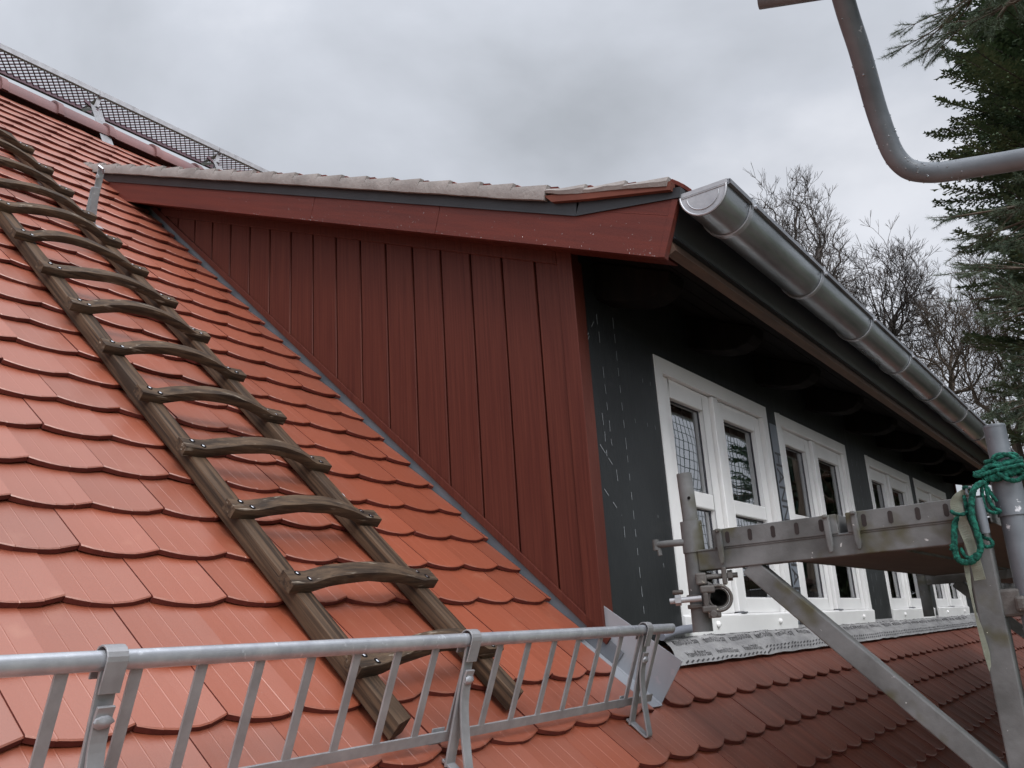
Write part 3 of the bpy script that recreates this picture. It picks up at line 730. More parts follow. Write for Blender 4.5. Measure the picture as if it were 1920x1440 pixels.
# ---- windows -----------------------------------------------------------------
def make_window(x0, x1, proto=None):
    wroot = MB()
    y0 = FY - .004; y1 = FY + .075          # outer frame stands proud of the membrane
    w_ = x1 - x0; fw = .066
    s = MB()
    s.span((x0, y0, WZ0 + .078), (x0 + fw, y1, WZ1)); s.span((x1 - fw, y0, WZ0 + .078), (x1, y1, WZ1))
    s.span((x0 + fw, y0, WZ1 - fw), (x1 - fw, y1, WZ1))
    win = s.build('window', M['white'], house, bevel=.003)
    s = MB(); s.prism([Vector((x0, y0 - .006, WZ0)), Vector((x0, y0 - .012, WZ0 + .070)), Vector((x0, y0 - .001, WZ0 + .078)), Vector((x0, y1, WZ0 + .078)), Vector((x0, y1, WZ0))], (w_, 0, 0))
    s.build('sill', M['white'], win, bevel=.002)
    xm = (x0 + x1) / 2 - .035
    zc0, zc1 = WZ0 + .080, WZ1 - fw - .004
    s = MB(); s.span((xm - .028, y0 + .002, zc0 + .004), (xm + .028, y0 + .03, zc1))
    s.build('centre_post', M['white'], win, bevel=.004)
    s = MB(); s.span((xm - .030, y0 - .010, zc0 - .002), (xm + .034, y0 + .012, zc0 + .004)); s.build('post_foot', M['zinc'], win)
    for (a, b) in ((x0 + fw + .006, xm - .033), (xm + .033, x1 - fw - .006)):
        ys0, ys1 = y0 + .020, y0 + .074
        st = .078; br = .066; zmid = .522
        s = MB()
        s.span((a, ys0, zc0), (a + st, ys1, zc1)); s.span((b - st, ys0, zc0), (b, ys1, zc1))
        s.span((a + st, ys0, zc0), (b - st, ys1, zc0 + br)); s.span((a + st, ys0, zc1 - st), (b - st, ys1, zc1))
        s.span((a + st, ys0, zmid - .034), (b - st, ys1, zmid + .034))
        s.build('casement', M['white'], win, bevel=.006, seg=2)
        for (za, zb) in ((zc0 + br, zmid - .034), (zmid + .034, zc1 - st)):
            s = MB(); yg = ys0 + .026
            s.add([(a + st, yg, za), (b - st, yg, za), (b - st, yg, zb), (a + st, yg, zb)], [(0, 1, 2, 3)])
            s.build('pane', M['glass'], win, fix=False)
            s = MB()   # dark gasket round the pane
            g_ = .004
            for (pa, pb) in (((a + st, za), (a + st + g_, zb)), ((b - st - g_, za), (b - st, zb)), ((a + st, za), (b - st, za + g_)), ((a + st, zb - g_), (b - st, zb))):
                s.span((pa[0], yg - .004, pa[1]), (pb[0], yg - .001, pb[1]))
            s.build('gasket', M['gasket'], win)
        # second, inner frame seen through the glass
    # shadow gaps and bolts
    s = MB()
    s.span((x0 + fw, y0 + .036, zc0), (x0 + fw + .006, y0 + .05, zc1)); s.span((x1 - fw - .006, y0 + .036, zc0), (x1 - fw, y0 + .05, zc1)); s.span((x0 + fw, y0 + .034, zc1), (x1 - fw, y0 + .05, zc1 + .004)); s.span((xm - .034, y0 + .036, zc0), (xm - .028, y0 + .05, zc1)); s.span((xm + .028, y0 + .036, zc0), (xm + .034, y0 + .05, zc1))
    s.build('seal', M['gasket'], win)
    for bx in (x0 + w_ * .235, x0 + w_ * .80):
        s = MB(); c = Vector((bx, y0 - .010, WZ0 + .038)); vs = []; fs = []
        nr_, na = 5, 14
        for i in range(nr_ + 1):
            ph = PI / 2 * i / nr_
            for j in range(na): vs.append(c + Vector((math.cos(ph) * .014 * math.cos(2*PI*j/na), -math.sin(ph) * .012, math.cos(ph) * .014 * math.sin(2*PI*j/na))))
        for i in range(nr_):
            for j in range(na): fs.append((i*na + j, i*na + (j+1) % na, (i+1)*na + (j+1) % na, (i+1)*na + j))
        s.add(vs, fs, 0, True); s.build('bolt_cap', M['white'], win)
    return win
for a, b in WIN: make_window(a, b)
# dim room behind the windows
mb = MB()
mb.span((2.7, 3.0, -.6), (DEND - .1, 3.05, 1.9)); mb.span((2.7, 1.6, -.65), (DEND - .1, 3.0, -.6))
mb.span((4.44, 1.60, -.6), (4.52, 2.9, 1.5)); mb.span((6.0, 1.60, -.6), (6.1, 2.9, 1.5)); mb.span((7.66, 1.60, -.6), (7.72, 2.9, 1.5))
for a, b in WIN:
    xm = (a + b) / 2 - .035
    mb.span((xm - .02, 1.60, -.2), (xm + .1, 1.64, 1.2), mi=1); mb.span((b - .12, 1.60, -.2), (b - .02, 1.64, 1.2), mi=1)
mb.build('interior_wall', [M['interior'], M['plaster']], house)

# ================================================================ GUTTER
gut = thing('gutter', (2.46, .917, 1.32), 'long half round zinc gutter hanging along the dormer eaves', 'gutter')
GX0, GX1, GY, GZc, GR = 2.455, 9.95, .917, 1.315, .080
n = 28; mb = MB(); vs = []
nsec = 60
ring = []
for j in range(n + 1):
    a = PI + PI * j / n; ring.append((math.cos(a), math.sin(a)))
# from front lip (y-) to back lip (y+)
for i in range(nsec + 1):
    X = GX0 + (GX1 - GX0) * i / nsec
    for (r_) in (GR, GR - .0012):
        for c_, s_ in ring: vs.append((X, GY + c_ * r_, GZc + s_ * r_ * 1.02))
fs = []; m_ = 2 * (n + 1)
for i in range(nsec):
    for q in range(2):
        for j in range(n): fs.append((i*m_ + q*(n+1) + j, i*m_ + q*(n+1) + j + 1, (i+1)*m_ + q*(n+1) + j + 1, (i+1)*m_ + q*(n+1) + j))
mb.add(vs, fs, 0, True)
mb.build('trough', M['gutter'], gut, fix=False, sharp=60)
mb = MB(); mb.tube([(GX0, GY - GR - .002, GZc + .004), (GX1, GY - GR - .002, GZc + .004)], .0095, n=14)
mb.bar((GX0, GY - GR - .0100, GZc + .004), (GX1, GY - GR - .0100, GZc + .004), .016, .003, EY)
mb.build('front_bead', M['zinc'], gut)
for X in (GX0, GX1):
    mb = MB(); mb.prism([Vector((X - .002, GY + c_ * GR, GZc + s_ * GR * 1.02)) for c_, s_ in ring], (.004, 0, 0))
    mb.prism([Vector((X - .003, GY - GR - .002, GZc)), Vector((X - .003, GY + GR, GZc)), Vector((X - .003, GY + GR, GZc + .014)), Vector((X - .003, GY - GR - .002, GZc + .014))], (.008, 0, 0))
    # pressed rim and inner crescent
    mb.tube([Vector((X - .003, GY + c_ * (GR - .003), GZc + s_ * (GR - .003) * 1.02)) for c_, s_ in ring], .0035, n=6)
    mb.tube([Vector((X - .003, GY + .002 + c_ * (GR * .66), GZc - .012 + s_ * (GR * .60))) for c_, s_ in ring], .0016, n=6)
    mb.tube([Vector((X - .003, GY - GR * .98, GZc - .004)), Vector((X - .003, GY + GR * .98, GZc - .004))], .0016, n=6)
    mb.build('end_cap', M['gutter_cap'], gut, sharp=40)
for X in (2.647, 3.40, 4.136, 4.907, 5.711, 6.551, 7.40, 8.25, 9.10):
    mb = MB(); wd = .024
    prof = []
    R1, R2 = GR + .0012, GR + .0062
    for rr_ in (R1, R2):
        seg = [(X, GY + c_ * rr_, GZc + s_ * rr_ * 1.02) for c_, s_ in ring]
        prof.append(seg)
    vs = []; 
    for k in range(n + 1):
        for xo in (-wd / 2, wd / 2):
            for q in (0, 1): p = prof[q][k]; vs.append((p[0] + xo, p[1], p[2]))
    fs = []
    for k in range(n):
        a = 4 * k; b = 4 * (k + 1)
        fs += [(a + 1, b + 1, b + 3, a + 3), (a, a + 2, b + 2, b), (a, b, b + 1, a + 1), (a + 2, a + 3, b + 3, b + 2)]
    mb.add(vs, fs, 0, True)
    mb.box((X, GY - GR - .002, GZc + .012), (wd, .026, .005)); mb.box((X, GY - GR - .013, GZc - .002), (wd, .005, .030))
    mb.tube([(X + .004, GY - GR - .014, GZc - .012), (X + .004, GY - GR - .020, GZc - .012)], .005, n=8)
    mb.bar((X, GY + GR, GZc + .0), (X, GY + GR + .03, GZc + .035), .024, .005, (0, -1, 1))
    mb.build('bracket', M['galv_bar'] if X > 5 else M['galv'], gut, sharp=40)
mb = MB(); vs = []
for X in (6.13, 6.19):
    for c_, s_ in ring: vs.append((X, GY + c_ * (GR + .002), GZc + s_ * (GR + .002) * 1.02))
mb.add(vs, [(j, j + 1, n + 2 + j, n + 1 + j) for j in range(n)], 0, True); mb.build('joint_sleeve', M['gutter'], gut, fix=False)

# ================================================================ RIDGE WALKWAY
wk = thing('ridge_walkway', (3, 5.58, 3.9), 'galvanised diamond mesh walkway on brackets above the ridge', 'walkway')
WX0, WX1, WY0, WY1, WZ = -1.3, 12.0, 5.45, 5.70, 3.935
mb = MB(); px_, rowsn = .044, 4; py = (WY1 - WY0 - .03) / rowsn
nn_ = int((WX1 - WX0) / px_)
for r_i in range(rowsn):
    ya = WY0 + .015 + r_i * py
    for i in range(nn_):
        xa = WX0 + i * px_
        c = Vector((xa + px_/2, ya + py/2, WZ))
        for (p, q) in (((xa, ya + py/2), (xa + px_/2, ya)), ((xa + px_/2, ya), (xa + px_, ya + py/2)), ((xa + px_, ya + py/2), (xa + px_/2, ya + py)), ((xa + px_/2, ya + py), (xa, ya + py/2))):
            a = Vector((p[0], p[1], WZ)); b = Vector((q[0], q[1], WZ)); d = (b - a).normalized(); sd_ = Vector((-d.y, d.x, 0)) * .0031; h_ = Vector((0, 0, .004))
            mb.add([a - sd_ - h_, a + sd_ - h_, b + sd_ - h_, b - sd_ - h_, a - sd_ + h_, a + sd_ + h_, b + sd_ + h_, b - sd_ + h_], [(0,3,2,1), (4,5,6,7), (0,1,5,4), (2,3,7,6), (1,2,6,5), (0,4,7,3)])
M['mesh_dark'] = mat('walkway_mesh_steel', (.115, .062, .072), rough=.5, metal=.4, var=(.08, .05, .06), scale=12)
mb.build('mesh_grating', M['mesh_dark'], wk, fix=False)
mb = MB(); mb.span((WX0, WY0 - .004, WZ - .004), (WX1, WY0, WZ + .034)); mb.span((WX0, WY0, WZ - .006), (WX1, WY0 + .016, WZ - .003))
mb.build('edge_strip', M['galv_bar'], wk)
mb = MB(); mb.span((WX0, WY1, WZ - .018), (WX1, WY1 + .004, WZ + .022)); mb.span((WX0, WY1 - .016, WZ - .018), (WX1, WY1, WZ - .014))
mb.build('edge_strip', M['mesh_dark'], wk)
for X in (.95, 1.95, 2.95, 3.97, 5.0, 6.0, 7.0, 8.0, 9.0, 10.0, 11.0):
    mb = MB()
    # plate rising out of the tiles, then an arm that cradles the grating
    pl = [R(X - .045, 6.16, -.012), R(X + .04, 6.16, -.012), (X + .055, WY0 - .01, WZ - .13), (X - .03, WY0 - .01, WZ - .105)]
    mb.prism(pl, (0, .005, .003))
    mb.bar((X + .012, WY0 + .025, WZ - .17), (X + .05, WY0 + .02, WZ - .008), .030, .005, (0, -1, .3))
    mb.bar((X - .06, WY0 + .02, WZ - .085), (X + .02, WY0 + .02, WZ - .115), .028, .012, (0, -1, .3), mi=1)
    mb.bar((X + .05, WY0 - .006, WZ - .012), (X + .05, WY1 + .008, WZ - .012), .026, .005, EZ)
    mb.bar((X + .05, WY0 - .008, WZ - .012), (X + .05, WY0 - .008, WZ + .03), .026, .004, EY)
    mb.bar((X + .05, WY1, WZ - .012), (X + .02, R(0, VR).y + .06, WZ - .12), .026, .005, EY)
    mb.tube([(X + .012, WY0 - .030, WZ - .150), (X + .012, WY0 - .01, WZ - .150)], .010, n=8, mi=1)
    mb.build('bracket', [M['galv_bar'], M['mesh_dark']], wk)

# ================================================================ ROOF SAFETY HOOK
hk = thing('roof_safety_hook', R(1.98, 3.93, 0), 'upright galvanised safety hook standing on the tiles beside the ladder', 'roof hook')
d_hook = 5.05
pA, pB = at_d(176, 413, 5.02), at_d(203, 325, 5.07)
foot = R(1.985, 3.925, -.006)
sc_ = foot.length
pt = lambda x, y, f=1.0: at_d(x, y, sc_ * f)
mb = MB()
mb.bar(pt(162, 418), pt(177, 352), .028, .006, Vector((-.3, -1, .2)))
mb.bar(pt(172, 420), pt(180, 351, .998), .030, .008, Vector((-.3, -1, .2)))
mb.build('lower_arm', M['galv'], hk, bevel=.001)
mb = MB()
mb.bar(pt(178, 375, 1.003), pt(190, 318, 1.003), .028, .008, Vector((-.3, -1, .2)))
mb.bar(pt(185, 315, 1.003), pt(194, 322, 1.0), .042, .008, Vector((.1, .2, 1)))
mb.tube([pt(183, 331, .996), pt(183, 331, 1.0)], .009, n=8)
mb.build('upper_arm', M['galv'], hk, bevel=.001)
mb = MB(); mb.prism([R(1.985, 3.90, .0), R(1.985, 4.04, -.012), R(1.985, 4.04, -.009), R(1.985, 3.90, .004)], (.03, 0, 0)); mb.build('base_plate', M['galv'], hk)

# ================================================================ SNOW GUARD
sg_ = thing('snow_guard', R(1.2, .79, .02), 'galvanised snow guard grille with round top rail across the lower tiles', 'snow guard')
B0 = Vector((0, 1.279, -.176))
tdir = (EZ + RN * 1.02).normalized()              # grille leans between plumb and square to the roof
ax_len = .190
UX0, UX1 = -.6, 2.50
mb = MB()
top0 = B0 + tdir * (ax_len + .012)
# oval top rail
pr = []
for j in range(20):
    a = 2 * PI * j / 20; side_ = EX.cross(tdir)
    pr.append(Vector((UX0, 0, 0)) + top0 + tdir * math.sin(a) * .0145 + side_ * math.cos(a) * .0105)
mb.prism(pr, (UX1 - UX0, 0, 0), smooth=True)
mb.build('top_rail', M['galv'], sg_, sharp=50)
mb = MB(); mb.bar(Vector((UX0, 0, 0)) + B0, Vector((UX1 - .03, 0, 0)) + B0, .022, .005, EX.cross(tdir)); mb.build('bottom_rail', M['galv_bar'], sg_, bevel=.0008)
# bars, one mesh each
u = 2.418
cnt = 0
while u > UX0 + .05:
    mb = MB(); o_ = Vector((u, 0, 0))
    mb.bar(B0 + o_ + tdir * .004, B0 + o_ + tdir * (ax_len + .004), .019, .004, EX.cross(tdir))
    mb.build('bar', M['galv_bar'], sg_, bevel=.0006)
    u -= .1093
for ub in (.735, 1.54, 2.33):
    mb = MB(); o_ = Vector((ub, 0, 0)); fdir = EX.cross(tdir)       # fdir: toward the eaves or ridge
    if fdir.y > 0: fdir = -fdir
    t0 = top0 + o_
    base_u = R(ub, .58, -.004); wd = .030
    # front upright, down to the tiles
    hook = []
    p_low = R(ub, .755, .012)
    mb.bar(R(ub, .889, .222), R(ub, .774, -.010), wd, .005, fdir)
    # cap folded over the rail
    capn = []
    for j in range(9):
        a = PI * j / 8; capn.append(t0 + fdir * math.cos(a) * .0155 + tdir * (.004 + math.sin(a) * .0165))
    capn = [capn[0] - tdir * .045] + capn + [capn[-1] - tdir * .035]
    strip(mb, capn, EX, wd + .002, .003)
    # back stay: strap running from two thirds height down to the roof and curling under
    m0 = R(ub, .846, .152)
    q = smooth([R(ub, .852, .172), m0, R(ub, .826, .115), R(ub, .785, .068), R(ub, .736, .022), R(ub, .721, .009), R(ub, .717, .001), R(ub, .724, -.003), R(ub, .750, -.004), R(ub, .79, -.006)], 4)
    strip(mb, q, EX, .026, .005)
    mb.bar(B0 + o_ + Vector((-.045, 0, 0)) - fdir * .006, B0 + o_ + Vector((-.006, 0, 0)) - fdir * .006, .034, .003, fdir)
    br = mb.build('bracket', M['galv_bar'], sg_, bevel=.0008)
    mb = MB(); vs = []; rr = random.Random(int(ub * 100))
    c = m0 + fdir * .003
    for i in range(6):
        for j in range(10):
            a = 2*PI*j/10; ph = PI/2 * i / 5; w0 = 1 + .25 * rr.uniform(-1, 1)
            vs.append(c + EX * math.cos(a) * math.cos(ph) * .015 * w0 + tdir * math.sin(a) * math.cos(ph) * .009 * w0 + fdir * math.sin(ph) * .007)
    mb.add(vs, [(i*10 + j, i*10 + (j+1) % 10, (i+1)*10 + (j+1) % 10, (i+1)*10 + j) for i in range(5) for j in range(10)], 0, True)
    mb.build('weld', M['gutter_cap'], br)

# ================================================================ ROOF LADDER
ld = thing('roof_ladder', R(1.65, .85, 0), 'old wooden roof ladder with bowed rungs lying on the clay tiles', 'ladder')
rr = random.Random(21)
def rail(ua, ub, v0, v1, name):
    mb = MB(); n = 60; prof = []
    wv, hh = .051, .042
    for (sx_, sy_) in ((1, 1), (-1, 1), (-1, -1), (1, -1)):
        cc = [(.26, 0), (.08, .08), (0, .28)] if sx_ * sy_ < 0 else [(0, .28), (.08, .08), (.26, 0)]
        for (cx_, cy_) in cc: prof.append((sx_ * (wv / 2 - cx_ * wv * .25), sy_ * (hh / 2 - cy_ * hh * .25)))
    vs = []; m_ = len(prof)
    for i in range(n + 1):
        f = i / n; v = v0 + (v1 - v0) * f; u = ua + (ub - ua) * f + .004 * noise.noise(Vector((v * 1.5, ua, 0)))
        k = 1.0
        for (a, b) in prof:
            j_ = .0018 * noise.noise(Vector((v * 6, a * 60, b * 60 + ua)))
            vs.append(R(u + a + j_ - .004 * 0, v + (.015 * (a / wv) if i == 0 else 0), .004 + hh / 2 + b + j_ + .003 * noise.noise(Vector((v * .9, ua * 3, 4)))))
    fs = [(i*m_ + j, i*m_ + (j+1) % m_, (i+1)*m_ + (j+1) % m_, (i+1)*m_ + j) for i in range(n) for j in range(m_)]
    mb.add(vs, fs, 0, True); mb.add(vs[:m_], [tuple(range(m_))[::-1]]); mb.add(vs[-m_:], [tuple(range(m_))])
    return mb.build(name, M['wood'], ld, sharp=32)
rail(1.437, 1.462, .858, 4.93, 'rail'); r2 = rail(1.868, 1.885, .885, 4.95, 'rail')
# bits of an old paper label on the right rail
ul, vl = 1.877, 1.72
mb = MB(); vs = []; nn2 = 14; rr = random.Random(2)
for i in range(nn2 + 1):
    v = 1.60 + .25 * i / nn2; jl, jr_ = rr.uniform(-.004, .004), rr.uniform(-.004, .004)
    vs += [R(1.852 + jl, v, .0462), R(1.893 + jr_, v, .0462)]
mb.add(vs, [(2*i, 2*i + 1, 2*i + 3, 2*i + 2) for i in range(nn2)]); mb.build('paper_label', M['leaflet'], r2, fix=False)
def rung(v, i):
    mb = MB(); n = 26; ua, ub = 1.388, 1.915; vs = []; rr = random.Random(i * 17 + 5)
    wd, th = rr.uniform(.044, .050), rr.uniform(.027, .031); lift = rr.uniform(.028, .044); base = .045; skew = .024 + rr.uniform(-.006, .006); lat = rr.uniform(-.007, .007); pk = rr.uniform(.82, 1.22)
    prof = []
    for (sx_, sy_) in ((1, 1), (-1, 1), (-1, -1), (1, -1)):
        cc = [(.14, 0), (.04, .04), (0, .20)] if sx_ * sy_ < 0 else [(0, .20), (.04, .04), (.14, 0)]
        for (cx_, cy_) in cc: prof.append((sx_ * (wd / 2 - cx_ * wd * .25), sy_ * (th / 2 - cy_ * th * .25)))
    m_ = len(prof)
    for k in range(n + 1):
        f = k / n; u = ua + (ub - ua) * f
        g_ = max(0.0, min(1.0, (f - .13) / .74)) ** pk; arch = lift * (math.sin(PI * g_) ** .8 if 0 < g_ < 1 else 0)
        vc = v + skew * (f - .5) + lat * math.sin(PI * f)
        for (a, b) in prof:
            q = .0018 * noise.noise(Vector((u * 18, a * 90, b * 90 + i * 3.3)))
            vs.append(R(u, vc + a * (1 - .10 * math.sin(PI * f)) + q, base + th / 2 + arch + b + q))
    fs = [(i_*m_ + j, i_*m_ + (j+1) % m_, (i_+1)*m_ + (j+1) % m_, (i_+1)*m_ + j) for i_ in range(n) for j in range(m_)]
    mb.add(vs, fs, 0, True); mb.add(vs[:m_], [tuple(range(m_))[::-1]]); mb.add(vs[-m_:], [tuple(range(m_))])
    o = mb.build('rung', M['rung'], ld, sharp=32)
    for (us, dv) in ((1.423, .012), (1.448, -.009), (1.855, .012), (1.878, -.010)):
        s = MB(); c = R(us, v + dv + skew * ((us - ua) / (ub - ua) - .5), base + th + .0002)
        s.tube([c - RN * .002, c + RN * .0006], .0085, n=12, mi=1); s.tube([c, c + RN * .0016, c + RN * .0022], [.0045, .0045, .0025], n=12)
        s.build('screw', [M['screw'], M['black']], o)
rv = [1.021 + .2790 * i for i in range(14)]
for i, v in enumerate(rv): rung(v, i)

# ================================================================ SCAFFOLD
SX = 2.098
scf = thing('scaffold', (SX, .223, GZ), 'grey steel scaffold bracket and standard beside the dormer windows', 'scaffold')
def bracket(X, near):
    mat_ = M['scaf'] 
    mb = MB()
    mb.tube([(X, .930, -.003), (X, .929, .260)], .0242, n=24)
    mb.tube([(X, .929, .185), (X, .929, .262)], .0268, n=24)
    mb.build('inner_post', mat_, scf, sharp=40)
    mb = MB(); mb.pipe((X, .929, .262), (X, .932, .383), .0192, .0165); mb.tube([(X - .0196, .918, .318), (X - .0190, .918, .318)], .0042, n=10, mi=1)
    mb.build('spigot', [mat_, M['black']], scf, sharp=40)
    # transom: box section with a top lip
    mb = MB(); mb.span((X - .022, .30, .139), (X + .022, .912, .186)); mb.span((X - .024, .30, .1835), (X - .018, .912, .189))
    mb.build('transom', mat_, scf, bevel=.0025)
    mb = MB()
    c = Vector((X, .80, .145)); d = Vector((X, .352, -.297)) - Vector((X, .782, .134)); d.normalize()
    a = Vector((X, .790, .140)); b = a + d * 1.35
    mb.bar(a, b, .044, .036, EX); mb.build('diagonal_brace', mat_, scf, bevel=.003)
    mb = MB(); mb.span((X - .024, .274, -1.0), (X + .024, .322, .170)); mb.build('outer_post', mat_, scf, bevel=.003)
    mb = MB(); mb.tube([(X, .2235, GZ), (X, .2235, .255)], .0252, n=26); mb.tube([(X, .2235, .185), (X, .2235, .262)], .0285, n=26); mb.build('standard', M['scaf_clean'], scf, sharp=40)
    mb = MB(); mb.pipe((X, .2235, .262), (X, .2235, .372), .0212, .0185, n=26); mb.tube([(X, .2235, .3675), (X, .2235, .3715), (X, .2235, .375)], [.0212, .0222, .0205], n=26, caps=False)
    mb.build('spigot', M['scaf_clean'], scf, sharp=40)
    # welded connector between bracket post and standard
    mb = MB(); mb.box((X, .262, .015), (.040, .05, .055)); mb.box((X - .012, .240, .012), (.058, .02, .03)); mb.build('wedge_head', M['scaf_dark'], scf, bevel=.006)
for X, nr_ in ((SX, 1), (SX + 2.572, 0), (SX + 5.144, 0)): bracket(X, nr_)
# locking pin through the inner post
mb = MB(); c = Vector((SX - .012, .935, .190))
mb.tube([(SX - .015, .945, .212), (SX - .022, .985, .213), (SX - .024, 1.018, .213)], [.0085, .0085, .0085], n=12)
mb.tube([(SX - .024, 1.018, .226), (SX - .024, 1.018, .200)], .0088, n=12)
mb.tube([(SX - .024, 1.012, .205), (SX - .024, 1.010, .186)], .006, n=8); mb.build('locking_pin', M['scaf'], scf, sharp=40)
# coupler with its bolts and the short open tube it grips
cp = thing('tube_coupler', (SX, .9, .07), 'rusty two bolt scaffold coupler clamped round the left post', 'coupler')
tc_ = at_x(1348, 1121, SX - .03)
td = ray(1352, 1116).normalized()
td_ax = (td + Vector((0, .085, .055))).normalized()
tube_ = MB(); tube_.pipe(tc_, tc_ + td_ax * .62, .0242, .0205, n=30)
st = tube_.build('scaffold_tube', M['scaf_dark'], None, sharp=40); tag(st, 'open ended steel tube held in the rusty coupler', 'tube')
upv = (EZ - td * EZ.dot(td)).normalized(); rtv = td.cross(upv)
if rtv.y > 0: rtv = -rtv
def CP(a, b, c): return tc_ + rtv * a + upv * b + td * c
mb = MB()
arc = [CP(.029 * math.cos(t), .029 * math.sin(t), .012) for t in [PI * .62 - k * PI * 1.45 / 20 for k in range(21)]]
strip(mb, arc, td, .040, .008)
# saddle body toward the post
mb.box(CP(-.030, .0, .015), (.014, .05, .045), (rtv, upv, td)); mb.box(CP(-.024, .022, .012), (.035, .018, .042), (rtv, upv, td)); mb.box(CP(-.024, -.024, .012), (.035, .016, .042), (rtv, upv, td))
mb.box(CP(-.036, .047, .010), (.026, .028, .035), (rtv, upv, td)); mb.box(CP(.019, .050, .010), (.012, .042, .036), (rtv, upv, td)); mb.box(CP(-.014, -.034, .010), (.030, .022, .032), (rtv, upv, td))
mb.build('clamp_body', M['scaf_dark'], cp, bevel=.004, seg=2)
mb = MB(); mb.tube([CP(-.05, .050, .010), CP(.050, .050, .010)], .0062, n=12); mb.tube([CP(.026, .050, .010), CP(.038, .050, .010)], .0125, n=6, smooth=False); mb.build('bolt', M['scaf_dark'], cp)
mb = MB(); mb.tube([CP(-.040, .002, -.006), CP(-.115, .000, -.006)], .0068, n=12); mb.tube([CP(-.088, .001, -.006), CP(-.102, .001, -.006)], .0125, n=6, smooth=False)
mb.build('bolt', M['galv_bar'], cp)
pc = Vector((SX, .9295, .070))
mb = MB()
for zz in (.052, .075):
    mb.pipe(Vector((SX, .930, zz)), Vector((SX, .930, zz + .010)), .0300, .0244, n=24)
mb.tube([pc + Vector((-.022, .032, .023)), pc + Vector((-.022, .058, .024))], .006, n=8, mi=0)
mb.tube([CP(-.016, -.036, -.010), CP(-.016, -.036, -.002)], .009, n=12)
mb.build('clamp_ring', M['scaf_dark'], cp, bevel=.002)

# scaffold decks: steel end profile with slots, plywood underneath, hooks over the transom
def deck(y0, y1, x0, x1, label):
    dk = thing('scaffold_deck', (x0, (y0 + y1) / 2, .187), label, 'scaffold deck', 'scaffold decks beside the windows')
    zt, zb = .231, .188
    mb = MB(); mb.span((x0 - .026, y0 + .002, zb), (x0 - .022, y1 - .002, zt)); mb.span((x0 - .026, y0 + .002, zt - .003), (x0 + .02, y1 - .002, zt + .001))
    mb.build('end_profile', M['scaf'], dk, bevel=.0018)
    mb = MB(); mb.span((x1 + .022, y0 + .002, zb), (x1 + .026, y1 - .002, zt)); mb.build('end_profile', M['scaf'], dk)
    ns = 5; sp = .056
    for i in range(ns):
        y = y1 - .040 - i * sp
        if y < y0 + .02: break
        pr = []; mb = MB()
        for j in range(16):
            a = 2 * PI * j / 16; pr.append(Vector((x0 - .0268, y + .0052 * math.cos(a), (zt + zb) / 2 + .001 + .0052 * math.sin(a) + (.0085 if math.sin(a) > 0 else -.0085))))
        mb.prism(pr, (.0012, 0, 0)); mb.build('slot', M['hole'], dk)  # openings drawn as flat dark brown plates on the end profile
    for (ya, yb3) in ((y0, y0 + .003), (y1 - .003, y1)):
        mb = MB(); mb.span((x0 - .02, ya, .176), (x1 + .02, yb3, zt)); mb.build('side_rail', M['scaf'], dk, bevel=.001)
    mb = MB(); mb.span((x0 + .03, y0 + .003, .178), (x1 - .03, y1 - .003, .190)); mb.build('board', M['plywood'], dk)
    for y in (y0 + .022, y1 - .022):
        mb = MB()
        pr = [(y - .007, .228), (y + .007, .232), (y + .006, .165), (y + .003, .150), (y - .0, .146), (y - .005, .150), (y - .008, .165)]
        mb.prism([Vector((x0 - .040, a, b)) for a, b in pr], (.010, 0, 0)); mb.box((x0 - .03, y, .228), (.03, .012, .008)); mb.build('hook', M['scaf'], dk, bevel=.003)
        mb = MB(); mb.prism([Vector((x1 + .03, a, b)) for a, b in pr], (.008, 0, 0)); mb.build('hook', M['scaf'], dk, bevel=.002)
    return dk
deck(.567, .868, SX, SX + 2.572, 'scaffold deck nearest the windows, slotted steel end towards the viewer')
deck(.262, .550, SX, SX + 2.572, 'scaffold deck next to the green rope, slotted steel end towards the viewer')
deck(.567, .868, SX + 2.63, SX + 5.10, 'far scaffold deck on the window side, beyond the first pair')
deck(.262, .550, SX + 2.63, SX + 5.10, 'far scaffold deck on the outer side, beyond the first pair')

# unseen scaffold lift added to shade the lower tiles: boards on ledgers, out of frame
for i, (xa, xb) in enumerate(((2.12, 4.66), (4.70, 7.22), (7.26, 9.80))):
    pf = thing('shade_platform', (xa, -.5, .42), 'boarded lift added outside the view to shade the lower roof, %s bay along the house' % ('first', 'second', 'third')[i], 'shading platform', 'added shading lift outside the view')
    for k in range(3):
        ya = -1.00 + k * .36; mb = MB(); mb.span((xa, ya, .40), (xb, ya + .345, .445)); mb.build('board', M['plywood'], pf, bevel=.003)
    for X in (xa + .02, xb - .02):
        mb = MB(); mb.tube([(X, -1.02, .372), (X, .07, .372)], .0242, n=14); mb.build('ledger', M['scaf'], pf)
        mb = MB(); mb.tube([(X, -1.04, GZ), (X, -1.04, 1.5)], .0242, n=14); mb.build('standard', M['scaf'], pf)

